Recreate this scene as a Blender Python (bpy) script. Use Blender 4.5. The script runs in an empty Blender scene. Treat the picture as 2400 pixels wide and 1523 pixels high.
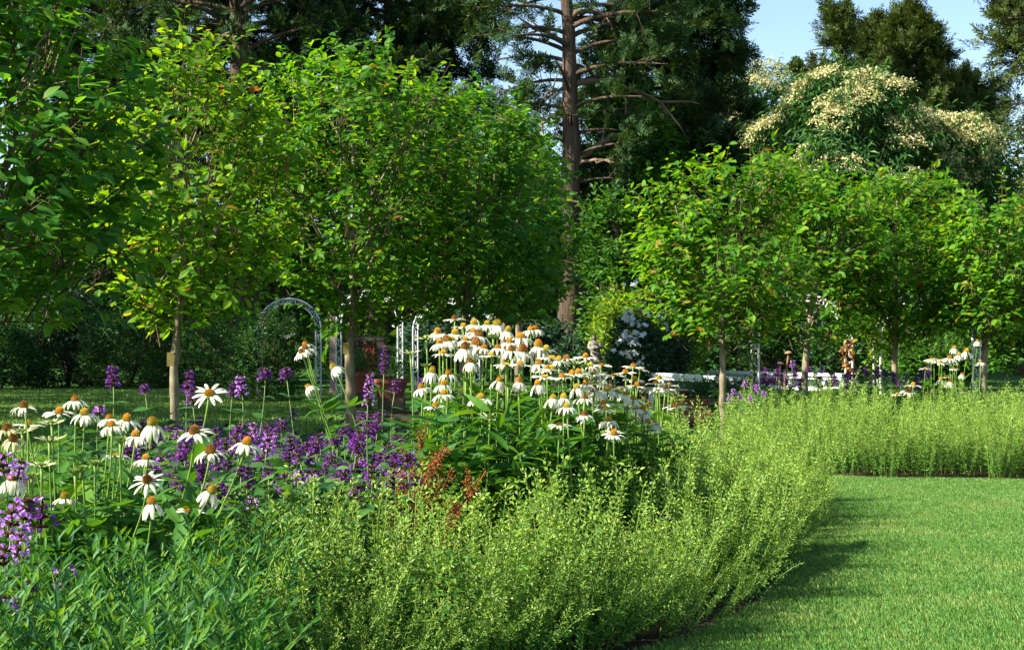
import bpy, math, random
import numpy as np
from mathutils import Vector, noise

# ------------------------------------------------------------------ camera
SC = bpy.context.scene
F = 3333.0                       # focal length in photo pixels (photo 2400 x 1523)
CX, CY, HOR = 1200.0, 761.5, 800.0
PITCH = math.atan((HOR - CY) / F)
CAM_H = 1.0
cam = bpy.data.cameras.new('camera'); cam.sensor_width = 36.0; cam.lens = 36.0 * F / 2400.0
cam.clip_start = 0.1; cam.clip_end = 2000
camo = bpy.data.objects.new('camera', cam); SC.collection.objects.link(camo)
camo.location = (0, 0, CAM_H); camo.rotation_euler = (math.pi/2 + PITCH, 0, 0)
SC.camera = camo

# ------------------------------------------------------------------ light
SUN_EL, SUN_BACK = math.radians(36), math.radians(-20)
SUNV = Vector((-math.cos(SUN_BACK)*math.cos(SUN_EL), math.sin(SUN_BACK)*math.cos(SUN_EL), math.sin(SUN_EL)))
sun = bpy.data.lights.new('sun', 'SUN'); sun.energy = 4.2; sun.angle = math.radians(0.5); sun.color = (1.0, 0.94, 0.80)
suno = bpy.data.objects.new('sun', sun); SC.collection.objects.link(suno)
suno.rotation_euler = (-SUNV).to_track_quat('-Z', 'Y').to_euler()
W = bpy.data.worlds.new('World'); SC.world = W; W.use_nodes = True
wn = W.node_tree.nodes; bg = wn['Background']
sky = wn.new('ShaderNodeTexSky'); sky.sky_type = 'NISHITA'; sky.sun_disc = False
sky.sun_elevation = SUN_EL; sky.sun_rotation = math.atan2(SUNV.x, SUNV.y) % (2*math.pi)
sky.air_density = 1.0; sky.dust_density = 0.4; sky.ozone_density = 1.5
W.node_tree.links.new(sky.outputs[0], bg.inputs[0]); bg.inputs[1].default_value = 0.068
SC.view_settings.view_transform = 'Standard'; SC.view_settings.look = 'None'
SC.view_settings.gamma = 1; SC.view_settings.use_curve_mapping = False
SC.view_settings.exposure = 1.85
SC.cycles.max_bounces = 10; SC.cycles.diffuse_bounces = 8; SC.cycles.transmission_bounces = 4
SC.cycles.glossy_bounces = 2; SC.cycles.sample_clamp_indirect = 4.0
SC.cycles.caustics_reflective = False; SC.cycles.caustics_refractive = False

# ------------------------------------------------------------------ helpers
rng = np.random.default_rng(11); random.seed(11)
C = SC.collection.objects
_t = PITCH

def P(px, py, D):
    """world point seen at photo pixel (px, py) standing D metres in front of the camera"""
    xc = (px - CX)/F; yc = (CY - py)/F
    d = np.array([xc, math.cos(_t) - yc*math.sin(_t), math.sin(_t) + yc*math.cos(_t)])
    return np.array([0, 0, CAM_H]) + d * (D/d[1])

def XW(px, D): return (px - CX)/F*D

def nz(v):
    v = np.asarray(v, float); n = np.linalg.norm(v, axis=-1, keepdims=True); n[n == 0] = 1
    return v/n

class Geo:
    def __init__(s): s.V = []; s.L = []; s.S = []; s.M = []; s.n = 0
    def add(s, v, loops, sizes, mat=0):
        v = np.asarray(v, float).reshape(-1, 3); sizes = np.asarray(sizes, np.int32)
        s.V.append(v); s.L.append(np.asarray(loops, np.int64) + s.n); s.S.append(sizes)
        m = np.full(len(sizes), mat, np.int32) if np.isscalar(mat) else np.asarray(mat, np.int32)
        s.M.append(m); s.n += len(v)
    def faces(s, v, fs, mat=0):
        s.add(v, [i for f in fs for i in f], [len(f) for f in fs], mat)
    def tile(s, T, pos, X, Z, sc, mat=None, keep='X'):
        tv, tl, ts, tm = T
        pos = np.asarray(pos, float).reshape(-1, 3); n = len(pos)
        if n == 0: return
        X = np.broadcast_to(np.asarray(X, float), (n, 3)); Z = np.broadcast_to(np.asarray(Z, float), (n, 3))
        if keep == 'X':
            X = nz(X); Y = nz(np.cross(Z, X)); Z = np.cross(X, Y)
        else:
            Z = nz(Z); Y = nz(np.cross(Z, X)); X = np.cross(Y, Z)
        sc = np.asarray(sc, float)
        if sc.ndim == 0: sc = np.full(n, float(sc))
        if sc.ndim == 1: sc = np.stack([sc, sc, sc], 1)
        q = tv[None, :, :]*sc[:, None, :]
        v = pos[:, None, :] + q[..., 0:1]*X[:, None, :] + q[..., 1:2]*Y[:, None, :] + q[..., 2:3]*Z[:, None, :]
        m = len(tv)
        loops = (tl[None, :] + (np.arange(n)*m)[:, None]).ravel()
        mm = np.tile(tm, n) if mat is None else np.full(n*len(ts), mat, np.int32)
        s.add(v.reshape(-1, 3), loops, np.tile(ts, n), mm)
    def tube(s, pts, rad, sides=6, mat=0, cap=True):
        pts = np.asarray(pts, float); k = len(pts)
        rad = np.full(k, rad) if np.isscalar(rad) else np.asarray(rad, float)
        tan = nz(np.gradient(pts, axis=0))
        ref = np.array([0.0, 1.0, 0.0]) if abs(tan[0][1]) < .9 else np.array([1.0, 0, 0])
        vs = []
        u = nz(np.cross(tan[0], ref))
        for i in range(k):
            u = nz(u - tan[i]*np.dot(u, tan[i])); w = np.cross(tan[i], u)
            a = np.arange(sides)/sides*2*math.pi
            vs.append(pts[i] + rad[i]*(np.cos(a)[:, None]*u + np.sin(a)[:, None]*w))
        fs = []
        for i in range(k-1):
            for j in range(sides):
                j2 = (j+1) % sides
                fs.append((i*sides+j, i*sides+j2, (i+1)*sides+j2, (i+1)*sides+j))
        if cap:
            fs.append(tuple(range(sides))[::-1]); fs.append(tuple((k-1)*sides+j for j in range(sides)))
        s.faces(np.concatenate(vs), fs, mat)
    def box(s, c, size, mat=0, rz=0):
        x, y, z = [q/2 for q in size]
        v = np.array([(a*x, b*y, d*z) for d in (-1, 1) for a, b in ((-1, -1), (1, -1), (1, 1), (-1, 1))], float)
        cr, sr = math.cos(rz), math.sin(rz)
        v = np.stack([v[:, 0]*cr - v[:, 1]*sr, v[:, 0]*sr + v[:, 1]*cr, v[:, 2]], 1) + np.asarray(c, float)
        s.faces(v, [(3, 2, 1, 0), (4, 5, 6, 7), (0, 1, 5, 4), (1, 2, 6, 5), (2, 3, 7, 6), (3, 0, 4, 7)], mat)
    def arrays(s):
        return np.concatenate(s.V), np.concatenate(s.L), np.concatenate(s.S), np.concatenate(s.M)
    def mesh(s, name, mats, smooth=False, origin=None):
        V, L, S, M = s.arrays()
        if origin is not None: V = V - np.asarray(origin, float)
        me = bpy.data.meshes.new(name)
        me.vertices.add(len(V)); me.loops.add(len(L)); me.polygons.add(len(S))
        me.vertices.foreach_set('co', V.astype(np.float32).ravel())
        me.loops.foreach_set('vertex_index', L.astype(np.int32))
        st = np.zeros(len(S), np.int32); st[1:] = np.cumsum(S)[:-1]
        me.polygons.foreach_set('loop_start', st)
        for m in (mats if isinstance(mats, (list, tuple)) else [mats]): me.materials.append(m)
        me.polygons.foreach_set('material_index', M)
        me.polygons.foreach_set('use_smooth', np.full(len(S), bool(smooth)))
        me.update(calc_edges=True); me.validate()
        return me
    def build(s, name, mats, parent=None, smooth=False, loc=None):
        """link as ONE object; geometry given in world space, stored about loc (or the parent's place)"""
        o0 = np.zeros(3)
        if parent is not None: o0 = np.array(parent['_o']) if '_o' in parent else np.array(parent.location)
        elif loc is not None: o0 = np.asarray(loc, float)
        o = bpy.data.objects.new(name, s.mesh(name, mats, smooth, o0)); C.link(o)
        if parent is not None: o.parent = parent
        else: o.location = o0
        return o

def tag(o, label=None, cat=None, group=None, kind=None):
    if label: o['label'] = label
    if cat: o['category'] = cat
    if group: o['group'] = group
    if kind: o['kind'] = kind
    return o

def thing(name, loc, label, cat, group=None):
    o = bpy.data.objects.new(name, None); C.link(o); o.empty_display_size = .1
    o.location = tuple(float(q) for q in loc)
    return tag(o, label, cat, group)

def bez(p0, p1, p2, p3, n):
    t = np.linspace(0, 1, n)[:, None]
    return (1-t)**3*p0 + 3*(1-t)**2*t*p1 + 3*(1-t)*t*t*p2 + t**3*p3

def A(*v): return np.array(v, float)

def rdir(n, r=rng):
    return nz(r.normal(size=(n, 3)))

def nz3(p, f, seed=0.0):
    return noise.noise(Vector((p[0]*f + seed, p[1]*f - seed*1.7, p[2]*f + seed*.37)))

# ------------------------------------------------------------------ materials
def newmat(name):
    m = bpy.data.materials.new(name); m.use_nodes = True
    nt = m.node_tree; nt.nodes.clear()
    out = nt.nodes.new('ShaderNodeOutputMaterial')
    return m, nt, out

def ramp(nt, stops):
    r = nt.nodes.new('ShaderNodeValToRGB'); e = r.color_ramp.elements
    e[0].position, e[0].color = stops[0][0], (*stops[0][1], 1)
    e[1].position, e[1].color = stops[-1][0], (*stops[-1][1], 1)
    for p, c in stops[1:-1]:
        q = e.new(p); q.color = (*c, 1)
    return r

def leaf_mat(name, stops, trans=0.35, tcol=(1.9, 1.6, .45), rough=.5, spec=.22, sheen=0):
    """stops: colour ramp over one random number per leaf"""
    m, nt, out = newmat(name); N, Lk = nt.nodes, nt.links
    g = N.new('ShaderNodeNewGeometry'); r = ramp(nt, stops); Lk.new(g.outputs['Random Per Island'], r.inputs[0])
    b = N.new('ShaderNodeBsdfPrincipled'); b.inputs['Roughness'].default_value = rough
    b.inputs['Specular IOR Level'].default_value = spec
    Lk.new(r.outputs[0], b.inputs['Base Color'])
    mul = N.new('ShaderNodeMix'); mul.data_type = 'RGBA'; mul.blend_type = 'MULTIPLY'; mul.inputs[0].default_value = 1
    mul.clamp_result = False
    Lk.new(r.outputs[0], mul.inputs[6]); mul.inputs[7].default_value = (*tcol, 1)
    t = N.new('ShaderNodeBsdfTranslucent'); Lk.new(mul.outputs[2], t.inputs[0])
    mx = N.new('ShaderNodeMixShader'); mx.inputs[0].default_value = trans
    Lk.new(b.outputs[0], mx.inputs[1]); Lk.new(t.outputs[0], mx.inputs[2]); Lk.new(mx.outputs[0], out.inputs[0])
    return m

def plain(name, col, rough=.7, spec=.3, metal=0, var=None, scale=8, bump=0, stretch=None):
    m, nt, out = newmat(name); N, Lk = nt.nodes, nt.links
    b = N.new('ShaderNodeBsdfPrincipled'); b.inputs['Roughness'].default_value = rough
    b.inputs['Specular IOR Level'].default_value = spec; b.inputs['Metallic'].default_value = metal
    b.inputs['Base Color'].default_value = (*col, 1)
    if var or bump:
        tc = N.new('ShaderNodeTexCoord'); mp = N.new('ShaderNodeMapping'); Lk.new(tc.outputs['Object'], mp.inputs[0])
        if stretch: mp.inputs['Scale'].default_value = stretch
        nz_ = N.new('ShaderNodeTexNoise'); nz_.inputs['Scale'].default_value = scale; nz_.inputs['Detail'].default_value = 6
        Lk.new(mp.outputs[0], nz_.inputs[0])
        if var:
            r = ramp(nt, [(.33, col), (.67, var)]); Lk.new(nz_.outputs[0], r.inputs[0]); Lk.new(r.outputs[0], b.inputs['Base Color'])
        if bump:
            bp = N.new('ShaderNodeBump'); bp.inputs['Strength'].default_value = bump; bp.inputs['Distance'].default_value = .02
            Lk.new(nz_.outputs[0], bp.inputs['Height']); Lk.new(bp.outputs[0], b.inputs['Normal'])
    Lk.new(b.outputs[0], out.inputs[0])
    return m

M = {}
M['horn_a'] = leaf_mat('hornbeam_leaf_green', [(0, (.026, .115, .012)), (.5, (.065, .19, .014)), (.96, (.14, .27, .017)), (.99, (.20, .24, .02)), (1, (.22, .08, .02))], .55, (2.2, 1.8, .4))
M['horn_y'] = leaf_mat('hornbeam_leaf_yellow_green', [(0, (.045, .15, .010)), (.5, (.105, .24, .012)), (.96, (.20, .32, .018)), (.99, (.28, .19, .03)), (1, (.25, .07, .02))], .55, (2.0, 1.7, .4))
M['horn_d'] = leaf_mat('hornbeam_leaf_dark', [(0, (.026, .12, .022)), (.6, (.062, .195, .026)), (1, (.14, .28, .03))], .55, (2.4, 1.9, .4))
M['horn_r'] = leaf_mat('hornbeam_leaf_bright', [(0, (.035, .135, .010)), (.5, (.085, .23, .014)), (.96, (.17, .32, .02)), (.99, (.25, .26, .03)), (1, (.30, .10, .03))], .52, (2.0, 1.7, .4))
M['cedar'] = leaf_mat('cedar_spray', [(0, (.014, .044, .018)), (.5, (.026, .074, .024)), (.85, (.055, .11, .026)), (1, (.11, .11, .035))], .2, rough=.7, spec=.15)
M['cedar_far'] = leaf_mat('cedar_spray_olive', [(0, (.022, .048, .012)), (.6, (.05, .088, .018)), (1, (.11, .12, .028))], .15, rough=.7, spec=.15)
M['evodia'] = leaf_mat('drooping_leaf', [(0, (.018, .075, .022)), (.6, (.04, .125, .028)), (1, (.075, .17, .03))], .3)
M['blossom'] = leaf_mat('cream_blossom', [(0, (.36, .36, .16)), (.6, (.62, .58, .27)), (1, (.76, .71, .42))], .25, (1.1, 1.05, .9), .8, .1)
M['hedge'] = leaf_mat('hedge_leaf', [(0, (.016, .065, .020)), (.6, (.034, .115, .030)), (1, (.08, .18, .035))], .35, rough=.5, spec=.25)
M['rhodo'] = leaf_mat('rhododendron_leaf', [(0, (.018, .060, .034)), (1, (.045, .11, .05))], .15, rough=.5, spec=.25)
M['shrub_b'] = leaf_mat('bright_shrub_leaf', [(0, (.06, .15, .014)), (.5, (.13, .24, .018)), (1, (.24, .34, .03))], .45)
M['shrub_g'] = leaf_mat('green_shrub_leaf', [(0, (.02, .085, .016)), (.6, (.05, .16, .022)), (1, (.12, .25, .03))], .38)
M['wood_far'] = leaf_mat('woodland_leaf', [(0, (.014, .045, .014)), (.6, (.032, .085, .020)), (1, (.07, .15, .028))], .35)
M['white_bract'] = leaf_mat('white_shrub_flower', [(0, (.60, .62, .64)), (1, (.80, .82, .84))], .3, (1, 1, 1))
M['cal_leaf'] = leaf_mat('calamint_leaf', [(0, (.035, .12, .022)), (.5, (.075, .20, .025)), (1, (.15, .29, .04))], .35, (1.6, 1.4, .5))
M['cal_bud'] = leaf_mat('calamint_bud', [(0, (.13, .27, .028)), (.6, (.22, .36, .045)), (1, (.37, .46, .09))], .35, (1.3, 1.2, .6))
M['cal_stem'] = leaf_mat('calamint_stem', [(0, (.10, .20, .03)), (1, (.18, .26, .045))], .1)
M['cal_flower'] = leaf_mat('calamint_flower', [(0, (.66, .66, .60)), (1, (.8, .8, .75))], .3, (1, 1, 1))
M['ams'] = leaf_mat('willow_leaf', [(0, (.020, .095, .026)), (.6, (.045, .16, .034)), (1, (.13, .27, .03))], .42, (1.8, 1.5, .5), .5, .22)
M['cone_leaf'] = leaf_mat('coneflower_leaf', [(0, (.022, .095, .016)), (.6, (.05, .155, .02)), (1, (.10, .22, .025))], .38, (2.1, 1.7, .4), .48)
M['cone_stem'] = plain('coneflower_stem', (.10, .20, .025), .6, .25, var=(.17, .26, .045), scale=40)
M['petal'] = leaf_mat('white_petal', [(0, (.66, .63, .44)), (.5, (.74, .72, .58)), (1, (.78, .77, .66))], .35, (1, 1, .92), .6, .2)
M['petal_old'] = leaf_mat('withered_petal', [(0, (.26, .12, .06)), (.25, (.55, .46, .24)), (.6, (.68, .62, .36)), (1, (.74, .70, .48))], .3, (1, 1, .8), .7, .1)
M['petal_young'] = leaf_mat('young_petal', [(0, (.55, .60, .26)), (1, (.74, .76, .48))], .35, (1, 1, .7), .7, .1)
M['bud'] = leaf_mat('green_bud', [(0, (.10, .20, .04)), (1, (.24, .33, .07))], .15)
M['cat_leaf'] = leaf_mat('catmint_leaf', [(0, (.025, .09, .025)), (.6, (.05, .145, .035)), (1, (.10, .21, .05))], .4, (1.8, 1.6, .5))
M['cat_stem'] = plain('catmint_stem', (.10, .18, .05), .7, var=(.18, .22, .07), scale=30)
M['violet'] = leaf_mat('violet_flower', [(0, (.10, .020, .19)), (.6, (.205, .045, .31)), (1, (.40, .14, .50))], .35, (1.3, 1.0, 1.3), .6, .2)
M['lilac'] = leaf_mat('sunlit_lilac_flower', [(0, (.42, .14, .60)), (.6, (.58, .28, .72)), (1, (.75, .50, .80))], .35, (1.1, 1, 1.1), .6, .2)  # pale copy of violet: sunlight painted into lit heads, also faded ones
M['calyx'] = leaf_mat('brown_calyx', [(0, (.09, .045, .045)), (.5, (.13, .10, .045)), (1, (.20, .14, .07))], .3, (1.3, 1.2, .7))
M['dry'] = leaf_mat('rust_seed', [(0, (.10, .028, .010)), (.6, (.22, .065, .018)), (1, (.34, .13, .035))], .15, (1, 1, 1), .8, .1)
M['dry_stem'] = plain('rust_stem', (.30, .15, .05), .8, var=(.20, .08, .03), scale=40)
M['hosta'] = leaf_mat('hosta_leaf', [(0, (.02, .085, .04)), (.7, (.05, .15, .06)), (1, (.12, .24, .07))], .3, rough=.4, spec=.45)
M['vine_rust'] = leaf_mat('rust_vine_leaf', [(0, (.14, .04, .02)), (.6, (.28, .11, .03)), (1, (.38, .28, .06))], .4, (1.3, 1.1, .7))
M['grass'] = leaf_mat('grass_blade', [(0, (.050, .160, .030)), (.5, (.10, .235, .042)), (.88, (.17, .30, .058)), (1, (.34, .36, .12))], .3, (1.6, 1.3, .5), .55, .3)
def patchy(m):
    nt = m.node_tree; N, Lk = nt.nodes, nt.links; b = next(n for n in N if n.type == 'BSDF_PRINCIPLED'); src = b.inputs['Base Color'].links[0].from_socket
    tc = N.new('ShaderNodeTexCoord'); n1 = N.new('ShaderNodeTexNoise'); n1.inputs['Scale'].default_value = 1.7; n1.inputs['Detail'].default_value = 5; n1.inputs['Roughness'].default_value = .65
    Lk.new(tc.outputs['Object'], n1.inputs[0]); r = ramp(nt, [(.36, (.72, .86, .75)), (.52, (1, 1, 1)), (.66, (1.0, 1.0, 1.0)), (.74, (1.0, .98, .9))]); Lk.new(n1.outputs[0], r.inputs[0])
    r2 = ramp(nt, [(.54, (0, 0, 0)), (.70, (.55, .55, .55))]); Lk.new(n1.outputs[0], r2.inputs[0])
    mu = N.new('ShaderNodeMix'); mu.data_type = 'RGBA'; mu.blend_type = 'MULTIPLY'; mu.inputs[0].default_value = 1; Lk.new(src, mu.inputs[6]); Lk.new(r.outputs[0], mu.inputs[7])
    my = N.new('ShaderNodeMix'); my.data_type = 'RGBA'; Lk.new(r2.outputs[0], my.inputs[0]); Lk.new(mu.outputs[2], my.inputs[6]); my.inputs[7].default_value = (.25, .29, .075, 1)
    Lk.new(my.outputs[2], b.inputs['Base Color'])
patchy(M['grass'])
M['bark_h'] = plain('hornbeam_bark', (.09, .075, .045), .85, .2, var=(.27, .225, .145), scale=14, bump=.5, stretch=(1, 1, .5))
M['bark_c'] = plain('cedar_bark', (.045, .031, .023), .9, .1, var=(.12, .083, .06), scale=5, bump=1.0, stretch=(4, 4, .35))
M['deadwood'] = plain('bare_limb_bark', (.11, .075, .05), .85, .2, var=(.24, .17, .11), scale=6, bump=.5)
M['twig'] = plain('twig_bark', (.06, .038, .02), .8, .2)
M['white_paint'] = plain('white_paint', (.78, .80, .82), .5, .3, var=(.70, .72, .74), scale=6)
M['white_iron'] = plain('white_iron', (.74, .76, .78), .5, .3, var=(.60, .58, .52), scale=14)
M['stone'] = plain('weathered_stone', (.17, .155, .12), .9, .2, var=(.33, .30, .24), scale=9, bump=.4)
M['rust'] = plain('rusty_iron', (.24, .10, .06), .85, .2, var=(.38, .19, .12), scale=20, bump=.2)
M['red_paint'] = plain('red_paint', (.42, .06, .04), .55, .3, var=(.34, .05, .035), scale=10)
M['dark_wood'] = plain('dark_wood', (.045, .038, .032), .8, .2, var=(.075, .06, .05), scale=6, stretch=(3, 3, .4))
M['pale_wood'] = plain('weathered_wood', (.30, .22, .18), .8, .2, var=(.22, .16, .13), scale=6, stretch=(3, 3, .4))
M['terracotta'] = plain('terracotta', (.22, .075, .045), .8, .2, var=(.15, .055, .035), scale=12)
M['tag_brass'] = plain('aged_brass_tag', (.20, .15, .03), .6, .4, var=(.14, .10, .02), scale=20)
M['glass'] = plain('dark_glass', (.02, .035, .045), .08, .6)
M['soil'] = plain('soil', (.030, .021, .014), .95, .1, var=(.055, .038, .024), scale=18, bump=.6)

def cone_material(nm, stops):
    m, nt, out = newmat(nm); N, Lk = nt.nodes, nt.links
    tc = N.new('ShaderNodeTexCoord'); sp = N.new('ShaderNodeSeparateXYZ'); Lk.new(tc.outputs['Object'], sp.inputs[0])
    mr = N.new('ShaderNodeMapRange'); mr.inputs[1].default_value = -.006; mr.inputs[2].default_value = .03; Lk.new(sp.outputs[2], mr.inputs[0])
    r = ramp(nt, stops); Lk.new(mr.outputs[0], r.inputs[0])
    b = N.new('ShaderNodeBsdfPrincipled'); b.inputs['Roughness'].default_value = .55; Lk.new(r.outputs[0], b.inputs['Base Color'])
    Lk.new(b.outputs[0], out.inputs[0]); return m
CONE_M = {'': (cone_material('orange_cone', [(0, (.24, .25, .03)), (.35, (.50, .29, .016)), (.75, (.64, .29, .010)), (1, (.56, .19, .010))]), plain('orange_cone_core', (.20, .10, .012), .8, var=(.30, .17, .02), scale=90)),
          '_brown': (cone_material('brown_cone', [(0, (.26, .24, .03)), (.3, (.44, .22, .02)), (.65, (.40, .15, .012)), (1, (.17, .06, .012))]), plain('brown_cone_core', (.10, .045, .012), .8, var=(.16, .08, .02), scale=90)),
          '_mossy': (cone_material('golden_cone', [(0, (.22, .26, .03)), (.4, (.44, .35, .022)), (.8, (.58, .38, .016)), (1, (.48, .24, .012))]), plain('golden_cone_core', (.17, .15, .02), .8, var=(.24, .22, .03), scale=90))}

def lawn_material():
    m, nt, out = newmat('lawn'); N, Lk = nt.nodes, nt.links
    tc = N.new('ShaderNodeTexCoord')
    n1 = N.new('ShaderNodeTexNoise'); n1.inputs['Scale'].default_value = 1.4; n1.inputs['Detail'].default_value = 4; Lk.new(tc.outputs['Object'], n1.inputs[0])
    n2 = N.new('ShaderNodeTexNoise'); n2.inputs['Scale'].default_value = 70; n2.inputs['Detail'].default_value = 5; Lk.new(tc.outputs['Object'], n2.inputs[0])
    r1 = ramp(nt, [(.35, (.030, .10, .016)), (.6, (.055, .14, .020)), (.75, (.13, .17, .035))]); Lk.new(n1.outputs[0], r1.inputs[0])
    r2 = ramp(nt, [(.3, (.6, .6, .6)), (.7, (1.2, 1.2, 1.2))]); Lk.new(n2.outputs[0], r2.inputs[0])
    mu = N.new('ShaderNodeMix'); mu.data_type = 'RGBA'; mu.blend_type = 'MULTIPLY'; mu.inputs[0].default_value = 1
    Lk.new(r1.outputs[0], mu.inputs[6]); Lk.new(r2.outputs[0], mu.inputs[7])
    b = N.new('ShaderNodeBsdfPrincipled'); b.inputs['Roughness'].default_value = .9; b.inputs['Specular IOR Level'].default_value = .1
    Lk.new(mu.outputs[2], b.inputs['Base Color'])
    bp = N.new('ShaderNodeBump'); bp.inputs['Strength'].default_value = .8; bp.inputs['Distance'].default_value = .03
    Lk.new(n2.outputs[0], bp.inputs['Height']); Lk.new(bp.outputs[0], b.inputs['Normal'])
    Lk.new(b.outputs[0], out.inputs[0]); return m
M['lawn'] = lawn_material()

def brick_material():
    m, nt, out = newmat('red_brick'); N, Lk = nt.nodes, nt.links
    tc = N.new('ShaderNodeTexCoord'); mp = N.new('ShaderNodeMapping'); Lk.new(tc.outputs['Object'], mp.inputs[0])
    mp.inputs['Rotation'].default_value = (math.radians(90), 0, 0)
    br = N.new('ShaderNodeTexBrick'); Lk.new(mp.outputs[0], br.inputs[0]); br.inputs['Scale'].default_value = 1
    br.inputs['Color1'].default_value = (.30, .085, .045, 1); br.inputs['Color2'].default_value = (.20, .06, .035, 1); br.inputs['Mortar'].default_value = (.22, .19, .16, 1)
    br.inputs['Brick Width'].default_value = .2; br.inputs['Row Height'].default_value = .065; br.inputs['Mortar Size'].default_value = .008
    b = N.new('ShaderNodeBsdfPrincipled'); b.inputs['Roughness'].default_value = .9; Lk.new(br.outputs[0], b.inputs['Base Color'])
    Lk.new(b.outputs[0], out.inputs[0]); return m
M['brick'] = brick_material()

# ------------------------------------------------------------------ leaf templates (along +X, face up +Z)
def T_of(v, fs, mats=None):
    return (np.array(v, float), np.array([i for f in fs for i in f], np.int64), np.array([len(f) for f in fs], np.int32),
            np.zeros(len(fs), np.int32) if mats is None else np.array(mats, np.int32))

def T_leaf(wid=.25, droop=.18, fold=.06, ts=(.28, .58, .84), ws=(.85, 1.0, .52)):
    v = [(0, 0, 0)]
    for t, w in zip(ts, ws):
        z = -droop*t*t
        v += [(t, -wid*w, z + fold*w), (t, 0, z), (t, wid*w, z + fold*w)]
    v.append((1, 0, -droop)); n = len(ts); fs = [(0, 1, 2), (0, 2, 3)]
    for i in range(n-1):
        a = 1 + 3*i; fs += [(a, a+3, a+4, a+1), (a+1, a+4, a+5, a+2)]
    a = 1 + 3*(n-1); e = len(v)-1
    fs += [(a, e, a+1), (a+1, e, a+2)]
    return T_of(v, fs)

T_HORN = T_leaf(.27, .16, .07)
T_LANCE = T_leaf(.14, .30, .05, (.25, .5, .8), (.8, 1.0, .6))
T_WILLOW = T_leaf(.105, .12, .03, (.3, .65), (.9, .9))
T_OVATE = T_leaf(.33, .25, .08, (.18, .5, .82), (.85, 1.0, .5))
T_LITE = T_of([(0, 0, 0), (.45, -.24, .05), (1, 0, -.1), (.45, .24, .05)], [(0, 1, 2), (0, 2, 3)])
T_LITE_N = T_of([(0, 0, 0), (.45, -.13, .03), (1, 0, -.15), (.45, .13, .03)], [(0, 1, 2), (0, 2, 3)])
T_BEAD = T_of([(1, 0, 0), (-1, 0, 0), (0, 1, 0), (0, -1, 0), (0, 0, 1), (0, 0, -1)],
              [(0, 2, 4), (2, 1, 4), (1, 3, 4), (3, 0, 4), (2, 0, 5), (1, 2, 5), (3, 1, 5), (0, 3, 5)])

def template(geo):
    return geo.arrays()
# ================================================================== the setting
g = Geo(); g.faces([(-400, -60, 0), (400, -60, 0), (400, 600, 0), (-400, 600, 0)], [(0, 1, 2, 3)])
tag(g.build('lawn', M['lawn']), kind='structure')

near_bed = [(1.78, 8.7), (1.62, 7.7), (1.26, 6.45), (.95, 5.44), (.62, 4.84), (.33, 4.49), (-.26, 4.09), (-1.0, 3.5), (-2.0, 3.0), (-3.6, 3.0),
            (-4.2, 6), (-4.2, 8.5), (-3.6, 10.4), (-2.2, 10.9), (-.8, 11.2), (.6, 11.6)]
far_bed = [(1.95, 10.75), (2.6, 10.35), (3.6, 10.2), (4.6, 10.2), (6.4, 10.4), (6.4, 20), (2.4, 20), (-2, 20.5), (-2.0, 16.2), (-.9, 12.2), (.61, 11.62), (1.79, 8.72), (1.85, 9.7)]
for nm, poly in (('flower_bed_soil', near_bed), ('flower_bed_soil', far_bed)):
    g = Geo(); g.faces([(x, y, .004) for x, y in poly], [tuple(range(len(poly)))])
    tag(g.build(nm, M['soil']), kind='structure')

def inpoly(x, y, poly):
    c = False; j = len(poly)-1
    for i in range(len(poly)):
        xi, yi = poly[i]; xj, yj = poly[j]
        if (yi > y) != (yj > y) and x < (xj-xi)*(y-yi)/(yj-yi) + xi: c = not c
        j = i
    return c

# grass: short blades on the lawn at right, and coarser ones on the far lawn at left
def grass(poly, excl, n, h, w, seed):
    r = np.random.default_rng(seed)
    xs = [p[0] for p in poly]; ys = [p[1] for p in poly]
    x = r.uniform(min(xs), max(xs), n); y = r.uniform(min(ys), max(ys), n)
    keep = np.array([inpoly(a, b, poly) and not any(inpoly(a, b, e) for e in excl) for a, b in zip(x, y)])
    x, y = x[keep], y[keep]; k = len(x)
    patch = np.array([noise.noise(Vector((a*1.3, b*1.3, 3.1))) for a, b in zip(x, y)])
    hh = h*r.uniform(.6, 1.15, k)*(1 + .25*patch); a = r.uniform(0, 2*math.pi, k); lean = r.uniform(.1, .7, k)
    ww = w*r.uniform(.7, 1.2, k)
    b0 = np.stack([x, y, np.zeros(k)], 1); s = np.stack([np.cos(a), np.sin(a), np.zeros(k)], 1); l = np.stack([-np.sin(a), np.cos(a), np.zeros(k)], 1)
    v = np.stack([b0 - s*ww[:, None]/2, b0 + s*ww[:, None]/2,
                  b0 + l*(lean*hh*.4)[:, None] + A(0, 0, 1)*(hh*.6)[:, None] + s*ww[:, None]*.4, b0 + l*(lean*hh)[:, None] + A(0, 0, 1)*hh[:, None]*(1-.25*lean[:, None]**2) ], 1)
    loops = (np.array([0, 1, 2, 0, 2, 3])[None] + (np.arange(k)*4)[:, None]).ravel()
    return v.reshape(-1, 3), loops, np.full(2*k, 3)
g = Geo()
g.add(*grass([(.15, 4.3), (1.9, 4.3), (3.0, 6.5), (5.2, 11.2), (1.6, 11.2), (.9, 6)], [near_bed, far_bed], 900000, .026, .0028, 5))
tag(g.build('grass', M['grass']), 'short mown grass on the sunlit lawn beside the calamint border', 'grass', kind='stuff')
g = Geo()
g.add(*grass([(-3.0, 10.6), (-1.0, 11.4), (-2.1, 16), (-2.1, 29.5), (-12, 29.5), (-7, 14)], [near_bed, far_bed], 260000, .055, .009, 6))
tag(g.build('grass', M['grass']), 'shaded strip of lawn behind the flowers in front of the dark hedge', 'grass', kind='stuff')

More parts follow.
